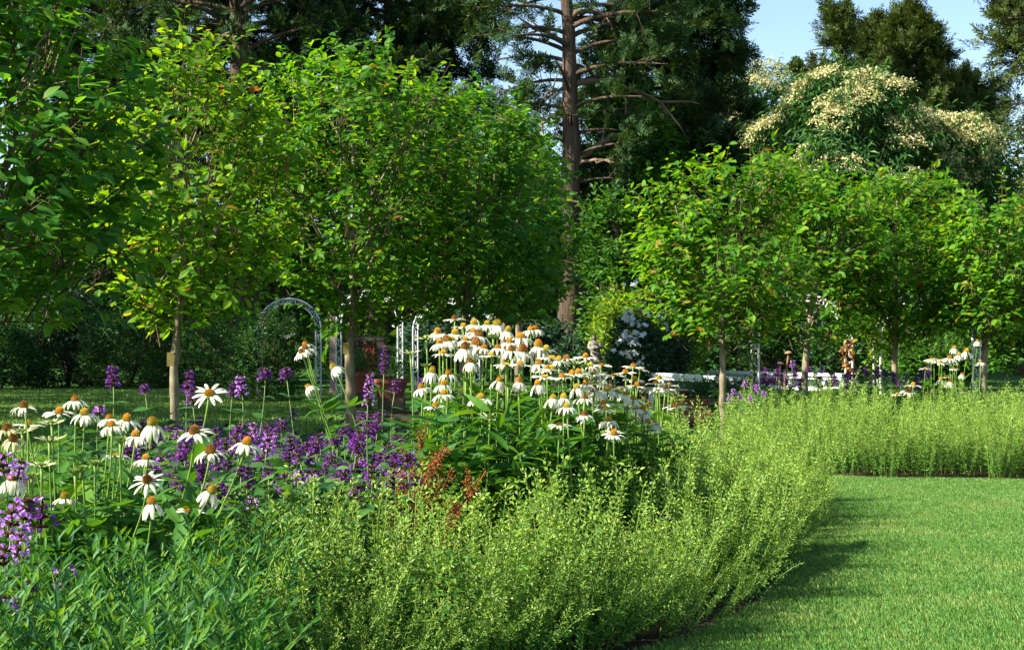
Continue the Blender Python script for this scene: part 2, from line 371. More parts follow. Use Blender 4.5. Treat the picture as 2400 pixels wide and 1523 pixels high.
# ------------------------------------------------------------------ broadleaf trees
def profile_world(rows, D):
    out = []
    for py, l, r in rows:
        p = P((l+r)/2, py, D); out.append((p[2], p[0], (r-l)/2/F*D))
    out.sort()
    z = np.array([o[0] for o in out]); c = np.array([o[1] for o in out]); rad = np.array([o[2] for o in out])
    return z, c, rad

def crown_points(prof, D, n, seed, lump=.22, gap=-.28, freq=1.6, shell=.35, deep=1.0):
    z, c, rad = prof; r = np.random.default_rng(seed); pts = []; out = []
    zz = np.linspace(z[0], z[-1], 200); w = np.interp(zz, z, rad)**1.25; cum = np.cumsum(w)/w.sum()
    while len(pts) < n:
        q = np.interp(r.random(), cum, zz); th = r.uniform(0, 2*math.pi); R = np.interp(q, z, rad); cx = np.interp(q, z, c)
        R *= 1 + lump*noise.noise(Vector((math.cos(th)*1.6 + seed, math.sin(th)*1.6, q*1.8)))
        f = math.sqrt(r.uniform(shell**2, 1))
        p = A(cx + R*f*math.cos(th), D + R*f*deep*math.sin(th), q)
        if nz3(p, freq, seed) < gap: continue
        pts.append(p); o = p - A(cx, D, q - R*.55); out.append(o/np.linalg.norm(o))
    return np.array(pts), np.array(out)

def twig_leaves(g, pts, out, r, tw, size, per=7, T=T_HORN, up=.25, mat=0, twigmat=1, hang=.3, tube_every=1, nrm_out=.35):
    n = len(pts)
    d = nz(out + r.normal(size=(n, 3))*.45 + A(0, 0, up)); L = tw*r.uniform(.6, 1.5, n)
    side = nz(np.cross(d, A(0, 0, 1)) + r.normal(size=(n, 3))*.15)
    for k in range(per):
        t = (k + .6)/per; s = 1 if k % 2 else -1
        pos = pts + d*(L*t)[:, None]
        ld = nz(d*.75 + side*s*(.95 - .5*t) + A(0, 0, -hang) + r.normal(size=(n, 3))*.28)
        up_n = nz(A(0, 0, .9) + out*nrm_out + r.normal(size=(n, 3))*.38)
        g.tile(T, pos, ld, up_n, size*r.uniform(.65, 1.2, n)*(1 - .25*abs(t-.5)), mat)
    for i in range(0, n, tube_every):
        g.tube([pts[i] - d[i]*L[i]*.5, pts[i] + d[i]*L[i]*.4, pts[i] + d[i]*L[i]*1.02], [.006, .004, .0015], 3, twigmat, False)

def branches_tree(root, prof, D, base, fork_z, trunk_r, n_limb, seed, bark, limb_r=.4, wig=.03):
    z, c, rad = prof; r = np.random.default_rng(seed); top = z[-1]; base = np.asarray(base, float)
    zs = np.linspace(0, top*.93, 14); cx = np.interp(zs, z, c)
    bl = np.clip((zs - fork_z*.6)/(top*.9 - fork_z*.6), 0, 1)
    pts = np.stack([base[0]*(1-bl) + cx*bl + r.normal(size=14)*wig*.6, np.full(14, D) + r.normal(size=14)*wig*.6, zs], 1); pts[0] = base
    tr = trunk_r*np.clip(1.12 - .95*(zs/top)**1.0, .08, 2); tr[0] *= 1.35
    g = Geo(); pp = np.concatenate([np.stack([np.interp(np.linspace(0, 13, 53), np.arange(14), pts[:, j]) for j in range(3)], 1)])
    pr = np.interp(np.linspace(0, 13, 53), np.arange(14), tr)*(1 + .07*np.sin(np.linspace(0, 13, 53)*5.3 + seed) + r.normal(size=53)*.03)
    g.tube(pp, pr, 12, 0); g.build('trunk', bark, root, True)
    for k in range(n_limb):
        f = k/max(1, n_limb-1); zb = fork_z + (top*.62 - fork_z)*f**1.2
        i = np.searchsorted(zs, zb); b = pts[i-1] + (pts[min(i, 13)] - pts[i-1])*((zb - zs[i-1])/(zs[1]-zs[0]))
        th = k*2.399 + seed + r.normal()*.3
        if k == 0: th = math.pi + .3
        if k == 1: th = -.35
        zt = min(top*.95, zb + (top - zb)*r.uniform(.45, .7) + .1); R = np.interp(zt, z, rad)*.82; cc = np.interp(zt, z, c)
        e = A(cc + R*math.cos(th), D + R*math.sin(th), zt); m1 = b + (e-b)*.35 + A(0, 0, -.06) + r.normal(size=3)*.05; m2 = b + (e-b)*.7 + A(0, 0, .03) + r.normal(size=3)*.06
        q = bez(b, m1, m2, e, 10); q[1:-1] += r.normal(size=(8, 3))*.012
        g = Geo(); r0 = np.interp(zb, zs, tr)*limb_r*1.25
        g.tube(q, np.linspace(r0, .006, 10), 7)
        for s in range(5):
            t0 = .25 + .14*s; st = q[int(t0*9)]; dd = nz(e - b + r.normal(size=3)*.9*np.linalg.norm(e-b)); ln = np.linalg.norm(e-b)*(.45 - .04*s)
            g.tube(bez(st, st + dd*ln*.3, st + dd*ln*.6 + A(0, 0, .05), st + dd*ln + A(0, 0, .12), 6), np.linspace(r0*.5*(1-t0*.7), .004, 6), 5)
        g.build('limb', bark, root, True)

def hornbeam(rows, D, trunk_px, base_px, n, seed, leafmat, label, leaf=.105, tr=.045, fork_py=770, n_limb=8, tw=.26, shoots=18, gap=-.26):
    prof = profile_world(rows, D); bx = XW(base_px, D)
    root = thing('hornbeam_tree', (bx, D, 0), label, 'tree', 'young hornbeams along the borders')
    fork_z = P(0, fork_py, D)[2]
    branches_tree(root, prof, D, (bx, D, 0), fork_z, tr*.84, n_limb, seed, M['bark_h'], wig=.012)
    r = np.random.default_rng(seed); pts, out = crown_points(prof, D, int(n*.64), seed, gap=gap+.08, lump=.42, freq=2.2)
    g = Geo(); twig_leaves(g, pts, out, r, tw, leaf*.92, hang=.45, nrm_out=.8, tube_every=2)
    # upright summer shoots breaking the top outline
    z, c, rad = prof; zz = z[-1]
    for k in range(shoots):
        f = r.uniform(.45, .98); zq = z[0] + (zz-z[0])*f; th = r.uniform(0, 2*math.pi); R = np.interp(zq, z, rad)*r.uniform(.3, .95)
        b = A(np.interp(zq, z, c) + R*math.cos(th), D + R*math.sin(th), zq)
        zmax = zq
        L = r.uniform(.22, .42); e = b + A(r.normal()*.08 + .1*math.cos(th), r.normal()*.08, L)
        if f < .75 and abs(math.cos(th)) < .6: continue
        g.tube([b - A(0, 0, .1), (b+e)/2, e], [.006, .004, .002], 4, 1)
        for q in range(7):
            t = q/6; s = 1 if q % 2 else -1
            g.tile(T_HORN, [b + (e-b)*t], [A(s*.9, r.normal()*.5, .25)], [A(-s*.2, 0, 1)], [leaf*(1 - .45*t)], 0)
    g.build('crown', [leafmat, M['twig']], root)
    return root

hornbeam([(-140, -60, 40), (-20, -260, 110), (140, -350, 200), (300, -400, 290), (440, -420, 330), (600, -400, 310), (700, -350, 210), (770, -250, 110)],
         8.0, -70, -70, 1500, 3, M['horn_d'], 'darkest hornbeam with large ribbed leaves cut off by the left edge', leaf=.125, tr=.06, fork_py=800)
hornbeam([(95, 405, 475), (150, 370, 520), (250, 285, 610), (400, 235, 645), (550, 240, 650), (650, 280, 640), (720, 290, 590), (780, 345, 520)],
         12.0, 413, 413, 1150, 14, M['horn_y'], 'yellow green hornbeam with a pointed top and a pale knobbly trunk', leaf=.12, tr=.048, fork_py=745, gap=-.2)
hornbeam([(145, 760, 950), (200, 640, 1030), (280, 570, 1080), (450, 560, 1110), (600, 570, 1090), (640, 590, 1070), (690, 680, 1040), (740, 725, 980), (785, 755, 900)],
         15.0, 822, 822, 2000, 25, M['horn_a'], 'broad domed green hornbeam forking low behind the purple flowers', leaf=.125, tr=.062, fork_py=735, n_limb=10, shoots=16)
hornbeam([(220, 980, 1130), (280, 920, 1220), (400, 900, 1300), (520, 890, 1340), (640, 900, 1335), (700, 920, 1310), (760, 980, 1230)],
         16.5, 1085, 1085, 1900, 36, M['horn_d'], 'dark hornbeam above the tall white coneflowers, left of the cedar trunk', leaf=.125, tr=.06, fork_py=740, n_limb=9)
hornbeam([(330, 1150, 1270), (420, 1120, 1300), (560, 1110, 1310), (680, 1130, 1300), (750, 1160, 1260)],
         20.5, 1215, 1215, 1000, 37, M['horn_d'], 'added shade hornbeam half hidden behind the dark one beside the cedar trunk', leaf=.13, tr=.06, fork_py=745, n_limb=7)  # unseen tree added to throw shade on the white balustrade
hornbeam([(350, 1170, 1270), (430, 1130, 1300), (560, 1120, 1315), (680, 1130, 1310), (750, 1160, 1270)],
         22.5, 1220, 1220, 900, 39, M['horn_d'], 'farthest added shade hornbeam hidden behind the dark one', leaf=.13, tr=.06, fork_py=745, n_limb=6, shoots=4)  # another added tree, carrying the shade along to the balustrade's far end
hornbeam([(340, 1130, 1250), (420, 1080, 1290), (560, 1060, 1310), (680, 1080, 1300), (750, 1130, 1250)],
         18.6, 1180, 1180, 900, 38, M['horn_d'], 'added shade hornbeam wholly overlapped by the dark one above the tall coneflowers', leaf=.13, tr=.06, fork_py=745, n_limb=6, shoots=4)  # extra tree put in to shade the near end of the balustrade
hornbeam([(385, 1690, 1800), (430, 1600, 1850), (520, 1535, 1880), (620, 1505, 1890), (700, 1510, 1870), (760, 1545, 1830), (805, 1600, 1770)],
         13.5, 1700, 1697, 1250, 47, M['horn_r'], 'bright hornbeam on a bare pale trunk in front of the white balustrade', leaf=.105, tr=.042, fork_py=790)
hornbeam([(425, 1850, 1990), (480, 1810, 2040), (600, 1800, 2060), (700, 1800, 2050), (775, 1815, 2000), (815, 1860, 1950)],
         16.0, 1888, 1888, 1000, 58, M['horn_r'], 'hornbeam with a forked trunk right of the rusty mushroom rods', leaf=.115, tr=.05, fork_py=800)
hornbeam([(430, 2040, 2180), (480, 1970, 2230), (600, 1950, 2250), (700, 1970, 2240), (775, 1985, 2215), (820, 2060, 2150)],
         17.0, 2098, 2098, 1000, 69, M['horn_r'], 'hornbeam between the vine arch and the far coneflowers, reddish shoots on top', leaf=.115, tr=.05, fork_py=810)
hornbeam([(470, 2260, 2430), (540, 2205, 2490), (650, 2200, 2490), (740, 2215, 2460), (800, 2250, 2390)],
         16.0, 2305, 2305, 1000, 71, M['horn_r'], 'hornbeam at the right edge rising behind the far white coneflowers', leaf=.115, tr=.05, fork_py=800)

# ------------------------------------------------------------------ conifers
def T_spray(seed):
    r = np.random.default_rng(seed); v = []; fs = []
    for k in range(13):
        t = k/12; s = (1 if k % 2 else -1); b = A(t*.75, 0, -.05*t*t)
        d = nz(A(.8, s*(1.0 - .5*t) + r.normal()*.2, r.normal()*.35)); L = (.42 - .2*t)*r.uniform(.7, 1.2); w = .045
        pr = nz(np.cross(d, A(0, 0, 1)))*w; i = len(v)
        v += [b, b + d*L*.55 + pr, b + d*L, b + d*L*.55 - pr]; fs += [(i, i+1, i+2, i+3)]
    i = len(v); v += [A(0, -.02, 0), A(.9, 0, -.05), A(0, .02, 0)]; fs.append((i, i+1, i+2))
    return T_of(v, fs)
SPR = [T_spray(s) for s in range(4)]

def cedar(rows, D, base_px, seed, label, n_limb=70, per=7, tr=.28, size=.34, foliage='cedar', dens=1.0, bare=(), z_low=1.5, gap=-.3, top_px=None, group='tall cedars behind the garden', depth=1.0):
    prof = profile_world(rows, D); z, c, rad = prof; r = np.random.default_rng(seed); bx = XW(base_px, D)
    root = thing('cedar_tree', (bx, D, 0), label, 'tree', group)
    top = z[-1]; tx = np.interp(top, z, c) if top_px is None else XW(top_px, D)
    zs = np.linspace(0, top*.97, 16); f = zs/zs[-1]
    tp = np.stack([bx + (tx-bx)*f**1.3 + r.normal(size=16)*.04, D + r.normal(size=16)*.05, zs], 1); tp[0] = (bx, D, 0)
    g = Geo(); trr = tr*np.clip(1.1 - f, .06, 2); trr[0] *= 1.3
    g.tube(tp, trr, 14); g.build('trunk', M['bark_c'], root, True)
    gf = Geo(); gl = Geo(); SP = [[], [], [], []]
    for k in range(n_limb):
        q = z_low + (top - z_low)*((k + r.random())/n_limb)
        th = k*2.399 + r.normal()*.4; R = np.interp(q, z, rad); cc = np.interp(q, z, c)
        b = A(*[np.interp(q, zs, tp[:, j]) for j in range(3)])
        R *= 1 + .38*noise.noise(Vector((math.cos(th)*2 + seed, math.sin(th)*2, q*.9)))
        e = A(cc + R*math.cos(th), D + R*depth*math.sin(th), q + R*r.uniform(-.1, .25))
        L = np.linalg.norm(e-b); ln = bez(b, b + (e-b)*.33 + A(0, 0, .12*L), b + (e-b)*.7 + A(0, 0, .05*L), e, 9)
        gl.tube(ln, np.linspace(.018 + .018*L*tr/.28, .012, 9), 5, 0, False)
        nb = max(3, int(1.7*per*(.5 + L/2.5)*dens))
        for j in range(nb):
            t = r.uniform(.22, 1.02)**.75; p0 = ln[min(8, int(t*8))]
            if nz3(p0, .8, seed) < gap: continue
            if bare and p0[1] < D + .1 and abs(p0[0] - np.interp(p0[2], zs, tp[:, 0])) < .75 and r.random() < .85: continue
            dd = nz(nz(e-b)*.6 + r.normal(size=3)*A(.8, .8, .8)); bl = r.uniform(.3, .95)*(1.15-.5*t)*(.6 + L*.22)
            p1 = p0 + dd*bl
            gl.tube([p0, p1], [.014, .005], 3, 0, False)
            for s in range(r.integers(10, 17)):
                u = r.uniform(.25, 1.05); SP[r.integers(4)].append(np.concatenate([p0 + (p1-p0)*u + r.normal(size=3)*.06, nz(dd + r.normal(size=3)*.55 + A(0, 0, .28)), nz(A(0, 0, 1) + r.normal(size=3)*.5), [size*r.uniform(.6, 1.25)]]))
    for (px0, py0, px1, py1, rr, dy) in bare:                       # bare limbs seen against the sky
        b = P(px0, py0, D); e = P(px1, py1, D + dy); L = np.linalg.norm(e-b)
        q = bez(b, b + (e-b)*.3 + A(0, 0, .18*L), b + (e-b)*.7 + A(0, 0, .12*L), e, 12); q[1:-1] += r.normal(size=(10, 3))*.03
        g = Geo(); g.tube(q, np.linspace(rr, rr*.25, 12), 8)
        for s in range(4):
            i = r.integers(4, 11); d2 = nz(e - b + r.normal(size=3)*L*.8); g.tube(bez(q[i], q[i] + d2*.2*L, q[i] + d2*.3*L + A(0, 0, .1), q[i] + d2*.4*L, 5), np.linspace(rr*.4, .008, 5), 5)
        g.build('limb', M['deadwood'], root, True)
    for k in range(4):
        S = np.array(SP[k]); gf.tile(SPR[k], S[:, :3], S[:, 3:6], S[:, 6:9], S[:, 9])
    gl.build('branch_work', M['bark_c'], root, True)
    gf.build('crown', M[foliage], root)
    return root

cedar([(-520, 1200, 1460), (-250, 1120, 1560), (0, 1090, 1640), (150, 1140, 1560), (300, 1180, 1500), (420, 1210, 1450), (560, 1250, 1420)], 32, 1337, 101,
      'tall cedar with a bare reddish trunk and crooked limbs, just right of the middle', n_limb=80, per=6, tr=.29, z_low=2.6, gap=-.12, top_px=1325, dens=1.05,
      bare=[(1345, 400, 1480, 305, .10, .5), (1335, 200, 1560, 255, .09, .8), (1320, 260, 1240, 340, .07, .4), (1340, 40, 1440, 40, .08, .3), (1325, 110, 1230, 60, .07, -.2), (1345, 390, 1450, 385, .05, -.5), (1320, 210, 1255, 255, .05, -.4)])
cedar([(-330, 1530, 1590), (-180, 1460, 1650), (0, 1400, 1700), (130, 1390, 1755), (230, 1400, 1770), (360, 1400, 1800), (520, 1380, 1800), (650, 1390, 1780), (760, 1430, 1740)], 37, 1580, 112,
      'dense dark cedar with a ragged right edge against the blue sky', n_limb=130, per=10, tr=.34, z_low=.8, gap=-.45, size=.38)
cedar([(-420, 700, 950), (-200, 640, 1040), (0, 630, 1130), (130, 640, 1190), (260, 650, 1220), (400, 700, 1200)], 36, 880, 123,
      'dark cedar with a leaning trunk above the domed hornbeam', n_limb=110, per=9, tr=.30, z_low=4.2, gap=-.42, top_px=930, size=.38)
cedar([(-480, 460, 640), (-250, 380, 760), (0, 330, 800), (150, 300, 780), (260, 320, 760), (420, 420, 720)], 34, 575, 134,
      'thick trunked dark cedar above the yellow green hornbeam', n_limb=112, per=8, tr=.37, z_low=4.4, gap=-.4, top_px=545, size=.36,
      bare=[(545, 80, 470, 150, .07, .3)])
cedar([(-400, 120, 380), (-150, 20, 480), (0, -20, 500), (160, 20, 500), (280, 60, 460), (420, 100, 420)], 37, 240, 145,
      'dark cedar in the top left corner behind the nearest hornbeam', n_limb=105, per=8, tr=.3, z_low=4.4, gap=-.42, size=.38)
cedar([(30, 2122, 2142), (70, 2098, 2165), (120, 2070, 2188), (180, 2040, 2215), (270, 2000, 2240), (400, 1960, 2240)], 46, 2100, 156,
      'olive cedar with the right hand pointed top behind the cream flowering trees', n_limb=80, per=11, tr=.3, foliage='cedar_far', size=.40, z_low=4.5, gap=-.30, dens=1.3)
cedar([(62, 2040, 2062), (95, 2022, 2085), (140, 2005, 2100), (200, 1990, 2115), (330, 1990, 2100)], 47, 2055, 157,
      'olive cedar with a blunt top between the two pointed ones', n_limb=50, per=10, tr=.25, foliage='cedar_far', size=.40, z_low=5, gap=-.28, dens=1.3)
cedar([(32, 1950, 1972), (70, 1935, 1992), (115, 1895, 2000), (160, 1868, 2000), (240, 1868, 1990), (330, 1880, 1990)], 44, 1955, 167,
      'olive cedar with the left hand pointed top and a drooping shoulder', n_limb=44, per=10, tr=.2, foliage='cedar_far', size=.40, z_low=5, gap=-.26, dens=1.3)
cedar([(185, 2210, 2245), (215, 2190, 2320), (250, 2170, 2340), (290, 2150, 2330), (360, 2150, 2300)], 48, 2230, 178,
      'low olive cedar sloping down to the right below the tufted cedar', n_limb=40, per=9, tr=.2, foliage='cedar_far', size=.42, z_low=5, gap=-.3, dens=1.2)
cedar([(-260, 2430, 2620), (-60, 2390, 2680), (60, 2345, 2700), (120, 2345, 2700), (175, 2385, 2700), (215, 2375, 2700), (300, 2420, 2680)], 26, 2530, 189,
      'dark cedar poking in from the right edge of the sky', n_limb=70, per=9, tr=.25, size=.30, z_low=3.6, gap=-.35, dens=1.1, foliage='cedar_far')

# ------------------------------------------------------------------ flowering trees with drooping leaves
def T_panicle():
    r = np.random.default_rng(5); g = Geo(); n = 80; th = r.uniform(0, 6.283, n); rr = np.sqrt(r.random(n)); 
    p = np.stack([rr*np.cos(th), rr*np.sin(th), .42*(1-rr**2) + r.normal(size=n)*.08], 1)
    g.tile(T_LITE, p, rdir(n, r), nz(A(0, 0, 1) + r.normal(size=(n, 3))*.5),   .24*r.uniform(.7, 1.2, n))
    return template(g)
PAN = T_panicle()

def flowering_tree(rows, D, base_px, n, seed, label, blooms, tr=.14):
    prof = profile_world(rows, D); bx = XW(base_px, D); z = prof[0]
    root = thing('flowering_tree', (bx, D, 0), label, 'tree', 'cream flowering trees')
    branches_tree(root, prof, D, (bx, D, 0), max(1.2, z[0]*.9), tr, 8, seed, M['bark_c'])
    r = np.random.default_rng(seed); pts, out = crown_points(prof, D, n, seed, lump=.4, gap=-.25, freq=.9)
    g = Geo(); twig_leaves(g, pts, out, r, .55, .24, 8, T_LITE_N, up=.1, hang=.75, tube_every=4)
    g.build('crown', [M['evodia'], M['twig']], root)
    p2, o2 = crown_points(prof, D, blooms*9, seed, lump=.4, gap=-.1, freq=.9, shell=.93)
    p2 = p2 + o2*.24
    ok = (o2[:, 2] > .1) & (o2[:, 1] < .45)
    hz = (p2[:, 2] - z[0])/(z[-1] - z[0]); ok &= r.random(len(p2)) < np.clip(.12 + 2.0*(hz - .5), .12, 1)
    p2, o2 = p2[ok][:blooms], o2[ok][:blooms]
    g = Geo(); g.tile(PAN, p2, rdir(len(p2), r), nz(o2*.6 + A(0, 0, 1)), r.uniform(.16, .34, len(p2)), keep='Z')
    g.build('blossom', M['blossom'], root)

flowering_tree([(170, 1740, 1830), (230, 1690, 1880), (330, 1670, 1900), (430, 1680, 1900), (540, 1700, 1880)], 42, 1790, 1300, 211, 'cream flowering tree squeezed between the dark cedar and the tallest blossom', 130)
flowering_tree([(185, 1940, 2030), (235, 1865, 2110), (310, 1820, 2150), (390, 1800, 2170), (480, 1800, 2180), (560, 1830, 2150)], 31, 1990, 2000, 222, 'tallest cream flowering tree with the most blossom on its crown', 200)
flowering_tree([(295, 2175, 2265), (340, 2130, 2330), (400, 2120, 2350), (480, 2130, 2350), (560, 2160, 2320)], 32, 2240, 1200, 233, 'rounded cream flowering tree on the right below the sloping cedar', 120)

def leaf_tree(rows, D, base_px, n, seed, label, mat, name='leafy_tree', leaf=.16, tr=.12, T=T_LITE, per=8, tw=.5, gap=-.25, freq=.9, group=None, fork=None, cat='tree', lump=.32):
    prof = profile_world(rows, D); bx = XW(base_px, D); z = prof[0]
    root = thing(name, (bx, D, 0), label, cat, group)
    branches_tree(root, prof, D, (bx, D, 0), fork if fork else max(.3, z[0]*.8), tr, 6, seed, M['bark_c'])
    r = np.random.default_rng(seed); pts, out = crown_points(prof, D, n, seed, lump=lump, gap=gap, freq=freq)
    g = Geo(); twig_leaves(g, pts, out, r, tw, leaf, per, T, up=.2, tube_every=5)
    g.build('crown', [M[mat], M['twig']], root)
    return root

G_W = 'trees behind the borders'
leaf_tree([(300, 2350, 2420), (350, 2290, 2480), (430, 2270, 2520), (520, 2290, 2500), (640, 2300, 2480)], 42, 2390, 1500, 301, 'dull green tree at the right edge beyond the cream blossom', 'cedar_far', leaf=.2, group=G_W)
leaf_tree([(480, 1400, 1440), (560, 1390, 1500), (650, 1378, 1540), (740, 1378, 1560), (820, 1390, 1560), (880, 1410, 1520)], 30, 1445, 1500, 312, 'sunlit green tree glowing right of the cedar trunk', 'shrub_g', leaf=.17, group=G_W)
leaf_tree([(250, 1340, 1500), (330, 1330, 1560), (430, 1320, 1580), (520, 1330, 1560)], 34, 1440, 900, 323, 'bright green tree glimpsed between the bare cedar limbs', 'shrub_g', leaf=.22, group=G_W)
leaf_tree([(560, 2120, 2200), (640, 2080, 2300), (740, 2060, 2330), (840, 2070, 2320), (900, 2100, 2300)], 24, 2190, 1700, 334, 'green shrubby tree behind the two right arches', 'shrub_g', leaf=.12, tw=.35, group=G_W)
leaf_tree([(600, 2360, 2480), (680, 2300, 2540), (780, 2280, 2560), (870, 2300, 2540)], 22, 2420, 1300, 345, 'fresh green shrubby tree at the right edge above the hostas', 'shrub_g', leaf=.12, tw=.35, group=G_W)
leaf_tree([(600, 1660, 1780), (680, 1600, 1860), (780, 1570, 1900), (860, 1580, 1900), (900, 1620, 1860)], 29, 1740, 1600, 356, 'dark shrubby tree behind the white balustrade', 'hedge', leaf=.13, tw=.4, group=G_W)
leaf_tree([(560, 1900, 2020), (640, 1860, 2100), (760, 1850, 2140), (860, 1850, 2120), (900, 1900, 2080)], 28, 1990, 1500, 367, 'dark shrubby tree behind the rust coloured vine', 'hedge', leaf=.13, tw=.4, group=G_W)
leaf_tree([(670, 1470, 1560), (730, 1420, 1610), (800, 1400, 1630), (870, 1410, 1620)], 24.8, 1520, 1100, 378, 'lime green bush right of the stone statue', 'shrub_b', 'bush', leaf=.12, tw=.35, group='bushes behind the borders', cat='bush')
leaf_tree([(440, 100, 240), (520, 20, 330), (620, -20, 380), (720, 0, 380), (800, 40, 340)], 33, 200, 1400, 389, 'dark broadleaf tree filling the gap left of the yellow green hornbeam', 'wood_far', leaf=.18, group=G_W)
leaf_tree([(420, 560, 700), (520, 480, 780), (620, 470, 800), (720, 480, 780), (790, 520, 740)], 38, 640, 1300, 391, 'dark broadleaf tree glimpsed between the yellow green and domed hornbeams', 'wood_far', leaf=.2, group=G_W)
leaf_tree([(420, 1060, 1250), (560, 1000, 1330), (680, 1000, 1340), (780, 1030, 1320), (860, 1060, 1300)], 36, 1180, 1500, 392, 'dark broadleaf tree behind the dark hornbeam', 'wood_far', leaf=.19, group=G_W)

# hedge of dark shrubs at left, one by one
def shrub(rows, D, n, seed, label, mat, leaf=.07, group='dark shrubs of the left hedge', T=T_LITE, per=8, tw=.22, name='shrub'):
    prof = profile_world(rows, D); z, c, rad = prof; base = A(np.interp(.2, z, c), D, 0)
    root = thing(name, base, label, 'shrub', group); r = np.random.default_rng(seed)
    g = Geo()
    for k in range(7):
        th = k*2.4; q = z[-1]*.75; e = A(np.interp(q, z, c) + .5*np.interp(q, z, rad)*math.cos(th), D + .5*np.interp(q, z, rad)*math.sin(th), q)
        g.tube(bez(base, base + (e-base)*.3 + A(0, 0, .1), base + (e-base)*.7, e, 6), np.linspace(.03, .008, 6), 5)
    g.build('stem', M['twig'], root, True)
    pts, out = crown_points(prof, D, n, seed, lump=.3, gap=-.3, freq=1.5, shell=.5)
    pts[:, 2] = np.maximum(pts[:, 2], .04)
    g = Geo(); twig_leaves(g, pts, out, r, tw, leaf, per, T, up=.2, tube_every=6)
    g.build('foliage', [M[mat], M['twig']], root)
    return root
def srow(l, r, top, bot=912): 
    c = (l+r)/2; h = (r-l)/2; d = bot-top
    return [(top, c-h*.35, c+h*.35), (top+d*.18, c-h*.75, c+h*.75), (top+d*.5, c-h, c+h), (top+d*.8, c-h*.97, c+h*.97), (bot, c-h*.85, c+h*.85)]
shrub(srow(-140, 110, 760), 29.5, 1500, 401, 'dark shrub with broad leaves at the left edge under the nearest hornbeam', 'hedge', .10)
shrub(srow(60, 260, 690), 31, 1600, 402, 'tall dark shrub with shiny leaves behind the nearest hornbeam', 'rhodo', .11)
shrub(srow(190, 420, 740), 29.6, 1900, 403, 'dark fine leaved shrub left of the pale knobbly trunk', 'hedge', .07)
shrub(srow(400, 640, 745), 29.6, 1900, 404, 'dark fine leaved shrub right of the pale knobbly trunk', 'hedge', .065)
shrub(srow(545, 700, 735, 940), 23.2, 1500, 405, 'blue green shrub under the leftmost white arch', 'hedge', .06)
shrub(srow(330, 520, 650, 900), 34, 1400, 406, 'taller shrub catching light behind the yellow green hornbeam', 'shrub_g', .09)
shrub(srow(740, 900, 740, 900), 31, 1200, 407, 'dark shrub behind the red fretwork panel', 'hedge', .08)
shrub(srow(940, 1130, 760, 890), 28, 1300, 408, 'dark shrub left of the tall white coneflowers', 'rhodo', .10)
shrub(srow(1180, 1330, 755, 890), 27, 1000, 409, 'dark rhododendron at the foot of the cedar trunk', 'rhodo', .16, T=T_LITE_N)
shrub(srow(1290, 1400, 800, 900), 25, 700, 410, 'low blue green rhododendron left of the stone statue', 'rhodo', .14, T=T_LITE_N)
shrub(srow(1100, 1240, 640, 860), 33, 900, 411, 'dark shrub between the dark hornbeam and the cedar trunk', 'wood_far', .12)
shrub(srow(2130, 2260, 800, 900), 19.5, 1300, 412, 'leafy green shrub with fine cut leaves behind the far coneflowers', 'shrub_g', .08)

def white_shrub(rows, D, n, seed, label, nfl, box):
    root = shrub(rows, D, n, seed, label, 'rhodo', .08, 'white flowering shrubs'); r = np.random.default_rng(seed)
    g = Geo()
    for k in range(nfl):
        px = r.normal(box[0], box[2]); py = r.normal(box[1], box[3])
        p = P(px, py, D - .45); m = 5
        for q in range(r.integers(2, 5)):
            c = p + r.normal(size=3)*A(.07, .05, .025); a = np.arange(m)/m*6.283 + r.random()*6
            ax = nz(A(r.normal()*.5, -1, .55 + r.normal()*.4)); e1 = nz(np.cross(ax, A(0, 0, 1))); e2 = np.cross(ax, e1)
            d = np.cos(a)[:, None]*e1 + np.sin(a)[:, None]*e2
            g.tile(T_HORN, np.repeat(c[None], m, 0), d, ax, r.uniform(.035, .06))
    g.build('blossom', M['white_bract'], root)
white_shrub([(755, 1460, 1510), (800, 1440, 1540), (860, 1430, 1550), (905, 1440, 1545)], 23.2, 900, 421, 'dark shrub dotted with white star flowers right of the statue', 26, (1478, 800, 14, 42))
white_shrub([(690, 1545, 1590), (730, 1520, 1610), (790, 1520, 1610), (880, 1530, 1600)], 23.6, 700, 432, 'white flowering shrub beside the bright hornbeam', 16, (1563, 735, 16, 16))
white_shrub([(690, 1100, 1150), (730, 1085, 1170), (790, 1085, 1170), (880, 1100, 1160)], 26, 700, 443, 'white flowering shrub above the topmost coneflowers', 16, (1130, 722, 20, 16))

# far wood closing the view: reads as one mass
r_ = np.random.default_rng(9); g = Geo(); n = 15000
px = r_.uniform(-500, 2900, n); D_ = r_.uniform(52, 64, n); topz = np.array([5.6 + 2.2*noise.noise(Vector((a*.006, 1.3, .2))) for a in px])
pos = np.stack([(px-CX)/F*D_, D_, r_.uniform(0, 1, n)**.8*topz], 1)
g.tile(T_LITE, np.repeat(pos, 3, 0) + r_.normal(size=(3*n, 3))*.3, rdir(3*n, r_), rdir(3*n, r_) + A(0, -.4, .8), r_.uniform(.4, .9, 3*n))
tag(g.build('woodland', M['wood_far']), 'far dark wood closing the view behind all the trees', 'woodland', kind='stuff')

